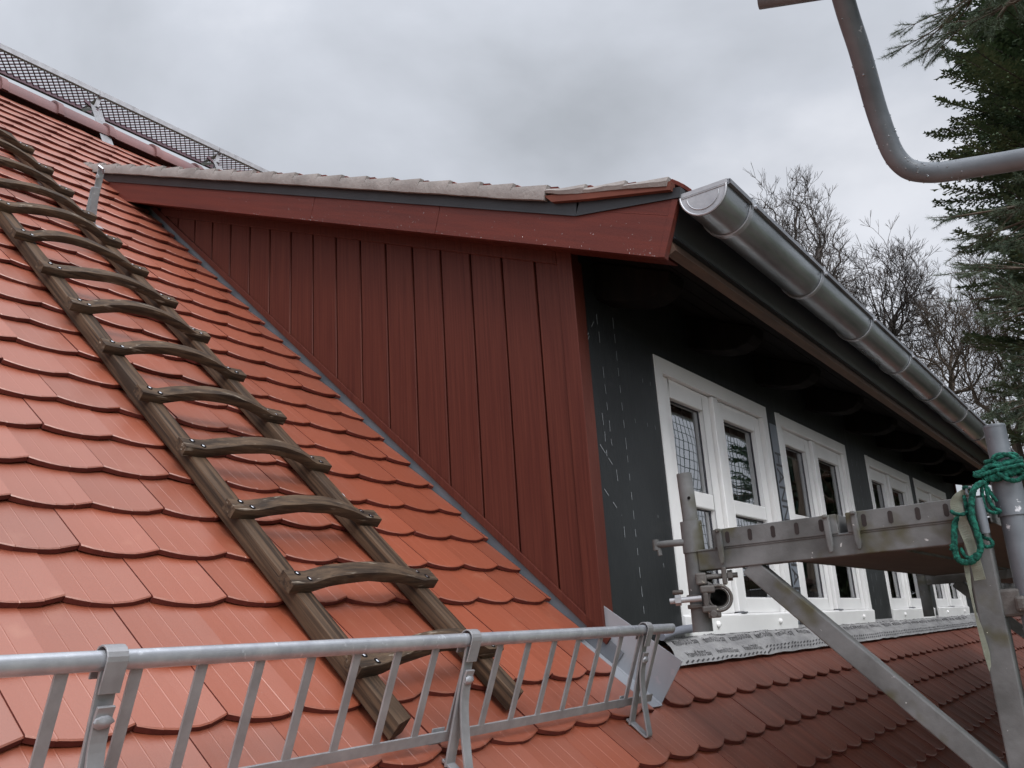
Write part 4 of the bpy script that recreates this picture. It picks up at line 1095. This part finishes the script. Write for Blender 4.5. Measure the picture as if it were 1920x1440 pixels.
# bent tube of the end guard rail and the straight rail above it
mb = MB(); D_ = 1.70
def P3(x, y, d): return at_d(x, y, d)
path_px = [(1530, -200, 1.66), (1582, 0, 1.68), (1612, 95, 1.69), (1640, 195, 1.70), (1655, 240, 1.70), (1664, 264, 1.70), (1674, 286, 1.70), (1688, 305, 1.70), (1706, 318, 1.70), (1730, 323, 1.70), (1762, 323, 1.70), (1810, 316, 1.70), (1920, 298, 1.69), (2250, 240, 1.66)]
pts = [P3(*p) for p in path_px]
fine = []
for i in range(len(pts) - 1):
    p0, p1, p2, p3 = pts[max(0, i-1)], pts[i], pts[i+1], pts[min(len(pts)-1, i+2)]
    for k in range(6):
        t = k / 6; fine.append(.5 * ((2*p1) + (p2 - p0) * t + (2*p0 - 5*p1 + 4*p2 - p3) * t*t + (3*p1 - p0 - 3*p2 + p3) * t**3))
fine.append(pts[-1])
mb.tube(fine, .0172, n=24)
gr = thing('end_guard_rail', P3(2250, 240, 1.66), 'bent galvanised tube guard rail hanging in front of the sky, wet with drops', 'guard rail')
gob = mb.build('bent_tube', M['scaf_clean'], gr)
mb = MB(); a = P3(1424, -2, 1.70); b = P3(2250, -135, 1.68); d = (b - a).normalized(); mb.pipe(a, b, .0172, .0150, n=24); mb.build('top_tube', M['scaf_clean'], gr)
# water drops clinging to the tube
mb = MB(); rr = random.Random(9)
for i in range(170):
    q = rr.random() * (len(fine) - 2); k = int(q); c = fine[k].lerp(fine[k+1], q - k); tg = (fine[k+1] - fine[k]).normalized()
    s0 = EZ.cross(tg); s0 = s0.normalized() if s0.length > .01 else EX; s1 = tg.cross(s0)
    an = rr.uniform(0, 2 * PI); dr = s0 * math.cos(an) + s1 * math.sin(an); r_ = rr.uniform(.0008, .0019) * (1.5 if dr.z < -.6 and rr.random() < .4 else 1)
    p = c + dr * .0170; vs = []; ax = tg; ay = dr.cross(tg)
    for ii in range(4):
        ph = PI/2 * ii / 3
        for j in range(6): vs.append(p + (ax * math.cos(2*PI*j/6) + ay * math.sin(2*PI*j/6)) * math.cos(ph) * r_ + dr * math.sin(ph) * r_)
    mb.add(vs, [(ii*6 + j, ii*6 + (j+1) % 6, (ii+1)*6 + (j+1) % 6, (ii+1)*6 + j) for ii in range(3) for j in range(6)], 0, True)
dr_ = mb.build('water_drops', M['drop'], gob, fix=False); dr_['kind'] = 'stuff'
# standard off to the right that carries the guard rail
mb = MB(); e_ = P3(2250, 240, 1.66); mb.tube([(e_.x, e_.y, GZ), (e_.x, e_.y, 1.6)], .0242, n=20); mb.build('standard', M['scaf_clean'], gr)

# ================================================================ ROPE AND STRAP
def RX(x, y, dx=0.0): return at_x(x, y, SX + dx)
mb = MB()
def rope_to(mb, px, r):
    pts = smooth([RX(*p) for p in px]); n = len(pts)
    rs = [r * (1 + .10 * math.sin(i * 2.1) + .06 * math.sin(i * 5.3)) for i in range(n)]
    mb.tube(pts, rs, n=10)
z5 = lambda x, y: (1720 + x / 9.6, 900 + y / 9.6)
z4 = lambda x, y: (1720 + x / 9.6, 780 + y / 9.6)
# the long hanging loop
thick = [(*z5(1240, 60), -.030), (*z5(1120, 70), -.052), (*z5(1010, 190), -.062), (*z5(975, 420), -.064), (*z5(985, 640), -.064), (*z5(1060, 900), -.062), (*z5(1140, 1180), -.060), (*z5(1080, 1380), -.060),
         (*z5(940, 1480), -.060), (*z5(760, 1450), -.058), (*z5(680, 1280), -.056), (*z5(665, 1000), -.054), (*z5(680, 780), -.050), (*z5(760, 640), -.046)]
rope_to(mb, thick, .0062)
thin = [[(*z5(610, 560), -.055), (*z5(680, 610), -.062), (*z5(800, 620), -.064), (*z5(900, 585), -.055)],
        [(*z5(830, 150), -.05), (*z5(880, 130), -.055), (*z5(960, 170), -.05)],
        [(*z5(840, 280), -.050), (*z5(870, 420), -.052), (*z5(900, 560), -.048), (*z5(990, 800), -.045), (*z5(1180, 1020), -.045), (*z5(1320, 1080), -.045), (*z5(1350, 1180), -.045), (*z5(1230, 1200), -.045), (*z5(1150, 1130), -.045)],
        [(*z5(1160, 110), -.045), (*z5(1170, 300), -.045), (*z5(1210, 480), -.045), (*z5(1300, 570), -.045), (*z5(1420, 590), -.045), (*z5(1490, 560), -.045), (*z5(1380, 500), -.04), (*z5(1290, 360), -.04), (*z5(1240, 160), -.04), (*z5(1210, 40), -.04)],
        [(*z5(1230, 100), -.04), (*z5(1300, 200), -.038), (*z5(1360, 300), -.034), (*z5(1430, 380), -.03)],
        [(*z5(780, 1230), -.05), (*z5(860, 1370), -.054), (*z5(960, 1400), -.055), (*z5(1060, 1330), -.05)]]
for t in thin: rope_to(mb, t, .0038)
mb.tube(smooth([RX(*z5(600, 1190), -.057), RX(*z5(650, 1180), -.060), RX(*z5(600, 1260), -.058)]), .0035, n=8)
# turns round the standard
cy, cx = .2235, SX
def turn(z0, z1, r, ph0, ph1, rad, sq=1.0, wob=0):
    pts = []
    for i in range(25):
        f = i / 24; a = ph0 + (ph1 - ph0) * f; pts.append(Vector((cx + math.cos(a) * r * (1 + wob * math.sin(3 * a)), cy + math.sin(a) * r * sq, z0 + (z1 - z0) * f + .004 * math.sin(a * 2))))
    mb.tube(pts, rad, n=8)
for k, (z_, dz, r_) in enumerate(((.262, .012, .030), (.272, -.010, .031), (.282, .012, .029), (.290, -.008, .028), (.298, .006, .030), (.268, -.004, .038))): turn(z_, z_ + dz, r_, k * 1.1, k * 1.1 + 6.6, .0045)
bundle = [[(1355/9.6+1720, 780+800/9.6), (1400/9.6+1720, 780+720/9.6), (1560/9.6+1720, 780+690/9.6), (1720/9.6+1720, 780+740/9.6), (1880/9.6+1720, 780+830/9.6)],
          [z4(1010, 1040), z4(1150, 1000), z4(1300, 900), z4(1500, 900), z4(1650, 850), z4(1900, 800)],
          [z4(1010, 1050), z4(1100, 1080), z4(1250, 1030), z4(1420, 980), z4(1620, 930), z4(1910, 880)],
          [z4(1190, 960), z4(1260, 910), z4(1400, 880), z4(1560, 890), z4(1700, 860)],
          [z4(1250, 1100), z4(1400, 1130), z4(1550, 1080), z4(1720, 1020), z4(1900, 940)],
          [z4(1440, 1020), z4(1560, 1110), z4(1700, 1160), z4(1820, 1150), z4(1930, 1060)],
          [z4(1360, 800), z4(1420, 850), z4(1540, 860), z4(1640, 830), z4(1900, 760)],
          [z4(1190, 1160), z4(1280, 1110), z4(1480, 1070), z4(1640, 990), z4(1930, 880)]]
for i, b in enumerate(bundle): rope_to(mb, [(x, y, -.030 - .006 * (i % 3)) for x, y in b], .0046 if i not in (4, 7) else .0068)
rp_ = mb.build('rope', M['rope'], None); tag(rp_, 'green rope wound and looped round the right scaffold standard', 'rope')
# webbing strap hanging over the bracket
def ribbon(px, wds, th, name, mt):
    mb = MB(); c = smooth([RX(*p) for p in px], 6); n = len(c); wd = []
    for i in range(n):
        f = i / (n - 1) * (len(wds) - 1); k = min(int(f), len(wds) - 2); wd.append(wds[k] * (1 - f + k) + wds[k+1] * (f - k))
    vs = []
    for i in range(n):
        t = (c[min(n-1, i+1)] - c[max(0, i-1)]).normalized(); vw = c[i].normalized(); sd_ = t.cross(vw).normalized()
        sd_ = (sd_ + vw * .35 * math.sin(i * .25)).normalized()
        nn = t.cross(sd_).normalized() * th / 2
        vs += [c[i] - sd_ * wd[i]/2 - nn, c[i] + sd_ * wd[i]/2 - nn, c[i] + sd_ * wd[i]/2 + nn, c[i] - sd_ * wd[i]/2 + nn]
    fs = [(4*i + q, 4*i + (q+1) % 4, 4*i + 4 + (q+1) % 4, 4*i + 4 + q) for i in range(n - 1) for q in range(4)] + [(0, 1, 2, 3), (4*n-4, 4*n-1, 4*n-2, 4*n-3)]
    mb.add(vs, fs); return mb
a = ribbon([(*z5(930, 150), -.045), (*z5(760, 300), -.050), (*z5(700, 430), -.050), (*z5(760, 640), -.052), (*z5(860, 900), -.050), (*z5(950, 1150), -.050), (*z5(1020, 1380), -.048), (*z5(1080, 1600), -.046), (*z5(1130, 1800), -.044)], [.008, .020, .023, .023, .022, .020, .019, .021, .022], .0018, 's', None)
b = ribbon([(*z5(880, 1500), -.046), (*z5(910, 1720), -.046), (*z5(960, 2000), -.044), (1829, 1150, -.042), (1838, 1180, -.040), (1850, 1225, -.030), (1857, 1260, -.022)], [.010, .010, .005, .004, .009, .012, .003], .0016, 's', None)
o0 = len(a.v); a.v += b.v; a.f += [[q + o0 for q in f] for f in b.f]; a.m += b.m; a.sm += b.sm
sp_ = a.build('strap', M['strap'], None); tag(sp_, 'frayed grey green webbing strap hanging under the green rope', 'strap')
mb = MB(); cc = [RX(*z5(940 + 60 * math.cos(t) , 200 + 70 * math.sin(t)), -.055) for t in [PI * .5 + k * PI * 1.2 / 12 for k in range(13)]]
mb.tube(cc, .0028, n=8)
mb.tube([RX(*z5(1080, 330), -.048), RX(*z5(1150, 620), -.048), RX(*z5(1230, 960), -.046)], [.0095, .0100, .0088], n=12)
mb.build('strap_buckle', M['scaf_clean'], sp_)

# ================================================================ SAFETY NET (seen mirrored in the panes)
mb = MB(); rr = random.Random(4)
NX0, NX1, NY, NZ0, NZ1 = 5.2, 15.5, -.95, -.9, 2.6
def netp(x, z): return Vector((x + .02 * noise.noise(Vector((x * 2, z * 2, 1))), NY + .10 * noise.noise(Vector((x * .7, z * .8, 5))), z + .05 * noise.noise(Vector((x * .9, z, 9)))))
x = NX0
while x < NX1:
    mb.tube([netp(x, NZ0 + (NZ1 - NZ0) * k / 12) for k in range(13)], .0042, n=3, caps=False); x += .10
z = NZ0
while z < NZ1:
    mb.tube([netp(NX0 + (NX1 - NX0) * k / 60, z) for k in range(61)], .0042, n=3, caps=False); z += .10
net = mb.build('safety_net', M['net'], None, fix=False); tag(net, 'dark green safety net hung on the outer side of the scaffold', 'safety net')

# ================================================================ TREES
def put(px, py, D):              # point seen at a pixel, D metres away on plan
    r = ray(px, py); k = D / math.hypot(r.x, r.y); return r * k
import numpy as np
def bare_tree(name, base, top_z, seed, mt, rad, crown_h, n, label, group, lean=(0, 0)):
    """limbs grown to fill a crown: every new node joins the branch that costs least detour"""
    rg = np.random.default_rng(seed); rr = random.Random(seed)
    b = np.array([base.x, base.y, base.z]); zc = top_z - crown_h
    # trunk
    nodes = []; par = []; plen = []
    steps = 14; sway = rg.uniform(-.12, .12, 2)
    for k in range(steps + 1):
        f = k / steps; nodes.append(b + np.array([sway[0] * math.sin(3 * f) + lean[0] * f, sway[1] * math.sin(2.4 * f + 1) + lean[1] * f, (zc + crown_h * .22 - base.z) * f])); par.append(k - 1); plen.append(f * 3)
    # clustered target points in an egg-shaped crown
    ax = nodes[-1]; ncl = 26; cl = []
    while len(cl) < ncl:
        p = rg.uniform(-1, 1, 3)
        if (p[0]**2 + p[1]**2) / (1 - .35 * p[2]) ** 2 + p[2]**2 < 1: cl.append(p)
    tg = []
    while len(tg) < n:
        c = cl[rg.integers(ncl)]; p = c + rg.normal(0, .16, 3)
        if p[2] > 1.0 or p[2] < -1: continue
        tg.append([ax[0] + p[0] * rad, ax[1] + p[1] * rad, zc + crown_h * .5 * (1 + p[2])])
    tg = np.array(tg); st = nodes[-1]; order = np.argsort(np.linalg.norm(tg - st, axis=1) + rg.uniform(0, rad * .35, len(tg)))
    P = np.zeros((len(tg) + len(nodes), 3)); P[:len(nodes)] = nodes; PL = np.zeros(len(P)); PL[:len(nodes)] = plen; m = len(nodes)
    for ti in order:
        t = tg[ti]; d = np.linalg.norm(P[:m] - t, axis=1); cost = d + .62 * PL[:m] + np.where(P[:m, 2] > t[2] + .1, .5, 0); cost[:6] += 9
        k = int(np.argmin(cost)); P[m] = t; PL[m] = PL[k] + d[k]; par.append(k); m += 1
    # pipe-model radii
    w = np.zeros(m); kids = [0] * m
    for k in range(m - 1, 0, -1):
        if w[k] == 0: w[k] = 1
        w[par[k]] += w[k]; kids[par[k]] += 1
    rb = (top_z - base.z) * .0085; R_ = rb * (w / w[0]) ** .56
    mb = MB(); tw = MB()
    for k in range(1, m):
        a = Vector(P[par[k]]); c = Vector(P[k]); ln = (c - a).length
        pp = par[par[k]] if par[k] > 0 else 0; d0 = (a - Vector(P[pp])); d0 = d0.normalized() if d0.length > 0 else EZ
        mid = a.lerp(c, .45) + (d0 * ln * .14) + Vector((rr.uniform(-1, 1), rr.uniform(-1, 1), rr.uniform(-1, 1))) * ln * .045
        r0, r1 = max(.0052, min(R_[par[k]], R_[k] * 1.5)), max(.0050, R_[k])
        (mb if r1 > .012 else tw).tube([a, mid, c], [r0, (r0 + r1) / 2, r1], n=6 if r1 > .02 else 3, caps=False)
        if kids[k] <= 1 and k > steps:      # sprays of fine twigs
            d = (c - a).normalized()
            for q in range(rr.choice((4, 5, 5, 6)) if kids[k] == 0 else rr.choice((1, 2))):
                dd = (d + Vector((rr.uniform(-1, 1), rr.uniform(-1, 1), rr.uniform(-.6, 1.0))) * .75).normalized(); l2 = rr.uniform(.18, .50)
                p1 = c + dd * l2 * .5; dd = (dd + Vector((rr.uniform(-1, 1), rr.uniform(-1, 1), rr.uniform(-.3, .9))) * .3).normalized(); p2 = p1 + dd * l2 * .5
                tw.tube([c, p1, p2], [.0048, .0044, .0030], n=3, caps=False)
                for _ in range(rr.choice((1, 2))):
                    d3 = (dd + Vector((rr.uniform(-1, 1), rr.uniform(-1, 1), rr.uniform(-.5, 1))) * .8).normalized(); tw.tube([p1, p1 + d3 * l2 * .45], [.0042, .0030], n=3, caps=False)
    t = thing(name, base, label, 'tree', group)
    mb.build('trunk', mt, t, fix=False); tw.build('twigs', mt, t, fix=False)
    return t
def copy_tree(t, loc, rz, sc, label, group=None):
    r = t.copy(); COL.objects.link(r); r.location = loc; r.rotation_euler = (0, 0, rz); r.scale = (sc, sc, sc); r['label'] = label
    if group: r['group'] = group
    for c in t.children:
        d = c.copy(); COL.objects.link(d); d.parent = r; d.matrix_parent_inverse = c.matrix_parent_inverse.copy()
        for g2 in c.children:
            e_ = g2.copy(); COL.objects.link(e_); e_.parent = d; e_.matrix_parent_inverse = g2.matrix_parent_inverse.copy()
    return r
def tree_at(px, py, D, seed, mt, rad, ch, n, label):
    p = put(px, py, D); return bare_tree('bare_tree', Vector((p.x, p.y, GZ)), p.z, seed, mt, rad, ch, n, label, 'bare trees beyond the house')
T = []
T.append(tree_at(1450, 305, 22, 3, M['bark'], 1.15, 5.0, 620, 'bare tree rising just past the near end of the gutter, tallest at left'))
T.append(tree_at(1520, 372, 25, 8, M['bark'], .75, 4.0, 300, 'sparse bare tree with a dead upright limb, next to the tallest one'))
T.append(tree_at(1625, 412, 23, 15, M['bark'], 1.15, 4.2, 640, 'bushy bare tree above the middle of the gutter'))
T.append(tree_at(1730, 500, 25, 23, M['bark_far'], 1.35, 4.6, 620, 'brownish bare tree left of the evergreens, above the far gutter'))
T.append(tree_at(1830, 480, 21, 31, M['bark_far'], 1.35, 5.2, 720, 'brownish bare tree standing in front of the evergreens at the right edge'))
T.append(tree_at(1930, 560, 27, 44, M['bark_far'], 1.8, 5.5, 620, 'brownish bare tree behind the far end of the gutter, partly out of frame'))
T.append(tree_at(1685, 590, 29, 52, M['bark_far'], 1.5, 4.5, 520, 'low bare tree farthest off, seen between the bushy one and the brownish ones'))

def spruce(base, top_z, rad, seed, label):
    rr = random.Random(seed); t = thing('spruce_tree', base, label, 'tree')
    mb = MB(); Ht = top_z - base.z; mb.tube([base, base + Vector((0, 0, Ht * .5)), base + Vector((0, 0, Ht))], [.22, .13, .02], n=10, caps=False); mb.build('trunk', M['bark'], t, fix=False)
    nd = MB(); br = MB(); z = base.z + Ht * .12
    while z < top_z - .15:
        f = (z - base.z) / Ht; L0 = rad * min(1, (top_z + .15 - z) / 4.2) ** .8
        nb_ = 9 if z > 1 else 6
        for k in range(nb_):
            an = rr.uniform(0, 2 * PI); Lb = L0 * rr.uniform(.65, 1.12); dz = rr.uniform(-.05, .25)
            d = Vector((math.cos(an), math.sin(an), rr.uniform(-.28, .30))).normalized(); p = Vector((base.x, base.y, z + dz)); pts = [p]
            n = 7; dd = d.copy()
            for i in range(n):
                dd = (dd + Vector((rr.uniform(-.06, .06), rr.uniform(-.06, .06), .06))).normalized(); p = p + dd * Lb / n; pts.append(p)
            br.tube(pts, [.022 * (1 - i / (n + 1)) + .004 for i in range(n + 1)], n=3, caps=False)
            # side sprays
            m_ = int(Lb / .066); side = dd.cross(EZ).normalized()
            for i in range(m_):
                g_ = .18 + .82 * i / m_; kk = min(int(g_ * n), n - 1); c = pts[kk].lerp(pts[kk+1], g_ * n - kk)
                for s_ in (-1, 1):
                    ln = (.42 * (1 - g_) + .13) * rr.uniform(.7, 1.25) * min(1, Lb)
                    dr = (side * s_ + dd * rr.uniform(.5, .9) + EZ * rr.uniform(-.30, .12)).normalized(); q = c.copy(); steps = max(2, int(ln / .06))
                    for j in range(steps):
                        q2 = q + dr * (ln / steps); w_ = .026 * (1 - .4 * j / steps) + .010
                        up_ = Vector((rr.uniform(-.4, .4), rr.uniform(-.4, .4), 1)).normalized(); s2 = dr.cross(up_).normalized()
                        for sg2 in (-1, 1):
                            tip = q + dr * (ln / steps) * rr.uniform(.9, 1.5) + s2 * sg2 * w_ * rr.uniform(.9, 1.5) + EZ * rr.uniform(-.012, .016)
                            nd.add([q - dr * .012, q2, tip], [(0, 1, 2)])
                        if rr.random() < .35:
                            tip = q + dr * .03 + up_ * w_; nd.add([q, q2, tip], [(0, 1, 2)])
                        q = q2
        z += .125 if z > 1 else .34
    br.build('limbs', M['bark'], t, fix=False); nd.build('crown', M['needle'], t, fix=False)
    return t
sp1 = spruce(Vector((*put(2095, 400, 15.5).xy, GZ)), 11.4, 2.35, 5, 'dark green spruce filling the upper right corner')

sp2 = copy_tree(sp1, Vector((*put(2165, 400, 19.5).xy, GZ)), 2.1, 1.12, 'taller spruce standing behind the first one, half outside the right edge')

def pine(base, label, px_tips, D, seed=3):
    rr = random.Random(seed); t = thing('pine_tree', base, label, 'tree'); mb = MB(); top = 10.5
    axis = [base + Vector((.0, 0, 0)), base + Vector((.1, .1, 5)), base + Vector((.0, .2, 10)), base + Vector((.1, .1, top - base.z))]
    mb.tube(axis, [.2, .16, .11, .03], n=10, caps=False); mb.build('trunk', M['bark_far'], t, fix=False)
    br = MB(); nd = MB()
    def tuft(c, d):
        for k in range(26):
            q = (d * rr.uniform(.3, 1.2) + Vector((rr.gauss(0, 1), rr.gauss(0, 1), rr.gauss(0, 1))) * .55).normalized(); ln = rr.uniform(.05, .085)
            b0 = c + d * rr.uniform(-.06, .03); s_ = q.cross(Vector((rr.uniform(-1, 1), rr.uniform(-1, 1), rr.uniform(-1, 1)))).normalized() * .0022
            nd.add([b0 - s_, b0 + s_, b0 + q * ln], [(0, 1, 2)])
    def limb(p, d, ln, r, lv):
        n = 5; pts = [p.copy()]; dd = d.copy(); q = p.copy()
        for k in range(n):
            dd = (dd + Vector((rr.uniform(-1, 1), rr.uniform(-1, 1), rr.uniform(-.8, .8))) * .13).normalized(); q = q + dd * ln / n; pts.append(q.copy())
        br.tube(pts, [max(.003, r * (1 - .75 * k / n)) for k in range(n + 1)], n=4, caps=False)
        if lv >= 2:
            for k in range(2, n + 1): tuft(pts[k], dd)
            return
        m_ = 7 if lv == 0 else 5
        for k in range(m_):
            f = rr.uniform(.25, 1); i0 = min(n - 1, int(f * n)); s_ = pts[i0].lerp(pts[i0+1], f * n - i0)
            a_ = Vector((rr.uniform(-1, 1), rr.uniform(-1, 1), rr.uniform(-.55, .35)))
            limb(s_, (dd * 1.1 + a_ * .9).normalized(), ln * rr.uniform(.28, .45) * (1.1 if lv == 0 else .9), r * .45, lv + 1)
        limb(pts[-1], dd, ln * .3, r * .3, 2)
    for (x, y, dd_) in px_tips:
        tip = put(x, y, D + dd_); st_z = tip.z - rr.uniform(-.5, .2); s_ = Vector((base.x, base.y, st_z)); v = tip - s_
        limb(s_, v.normalized(), v.length * .80, .030, 0)
    for k in range(22):
        an = rr.uniform(-2.6, 1.2); zz = rr.uniform(1.5, 10); d = Vector((math.cos(an), math.sin(an) * 1.0, rr.uniform(-.1, .35))).normalized()
        limb(Vector((base.x, base.y, zz)), d, rr.uniform(1.2, 2.2), .03, 0)
    br.build('limbs', M['bark_far'], t, fix=False); nd.build('crown', M['needle_pine'], t, fix=False); return t
pine(Vector((*put(2150, 500, 11.5).xy, GZ)), 'pine with long needle tufts reaching out over the top right and mid right edge',
     [(1690, 48, 0), (1745, 62, .4), (1800, 20, -.3), (1765, 455, .2), (1790, 500, .6), (1800, 560, 0), (1850, 575, .3), (1850, 620, -.4), (1890, 700, .2), (1880, 770, 0), (1900, 820, .4), (1890, 440, -.5)], 11.5)

# trees on the garden side: out of frame, mirrored in the panes; spruces behind the viewer added to block low sky
PLC = ((-4.0, 17.5, 's', .9, 'garden spruce between the bare trees and the net, outside the view'), (-2.5, 14.2, 's', .75, 'garden spruce mirrored in the second window from the near end, outside the view'), (-33, 19, 's', .8, 'garden spruce standing off to the right of the viewer, outside the view'),
       (-10.5, 27, 3, 1.0, 'bare garden tree between the net and the spruce, outside the view'), (-11.5, 26, 0, .55, 'bare garden tree mirrored in the lower panes of the nearest window'),
       (-17, 32, 4, .55, 'bare garden tree mirrored behind the net in the nearest window'), (-24, 26, 1, .9, 'bare garden tree farthest right of the viewer, outside the view'),
       (-48, 12, 's', .95, 'spruce added to block low sky, to the right behind the viewer, outside the view'), (-62, 11, 's', .85, 'spruce added to block low sky, straight behind the scaffold standards, outside the view'), (-76, 12, 's', .9, 'spruce added to block low sky behind the viewer, outside the view'), (-92, 13, 's', .7, 'small spruce added to block low sky, behind the viewer to the left, outside the view'))
for k, (az, D, src, sc, lab) in enumerate(PLC):
    a = math.radians(az); copy_tree(sp1 if src == 's' else T[src], Vector((D * math.cos(a), D * math.sin(a), GZ)), k * 1.3, sc, lab, 'garden trees mirrored in the panes')
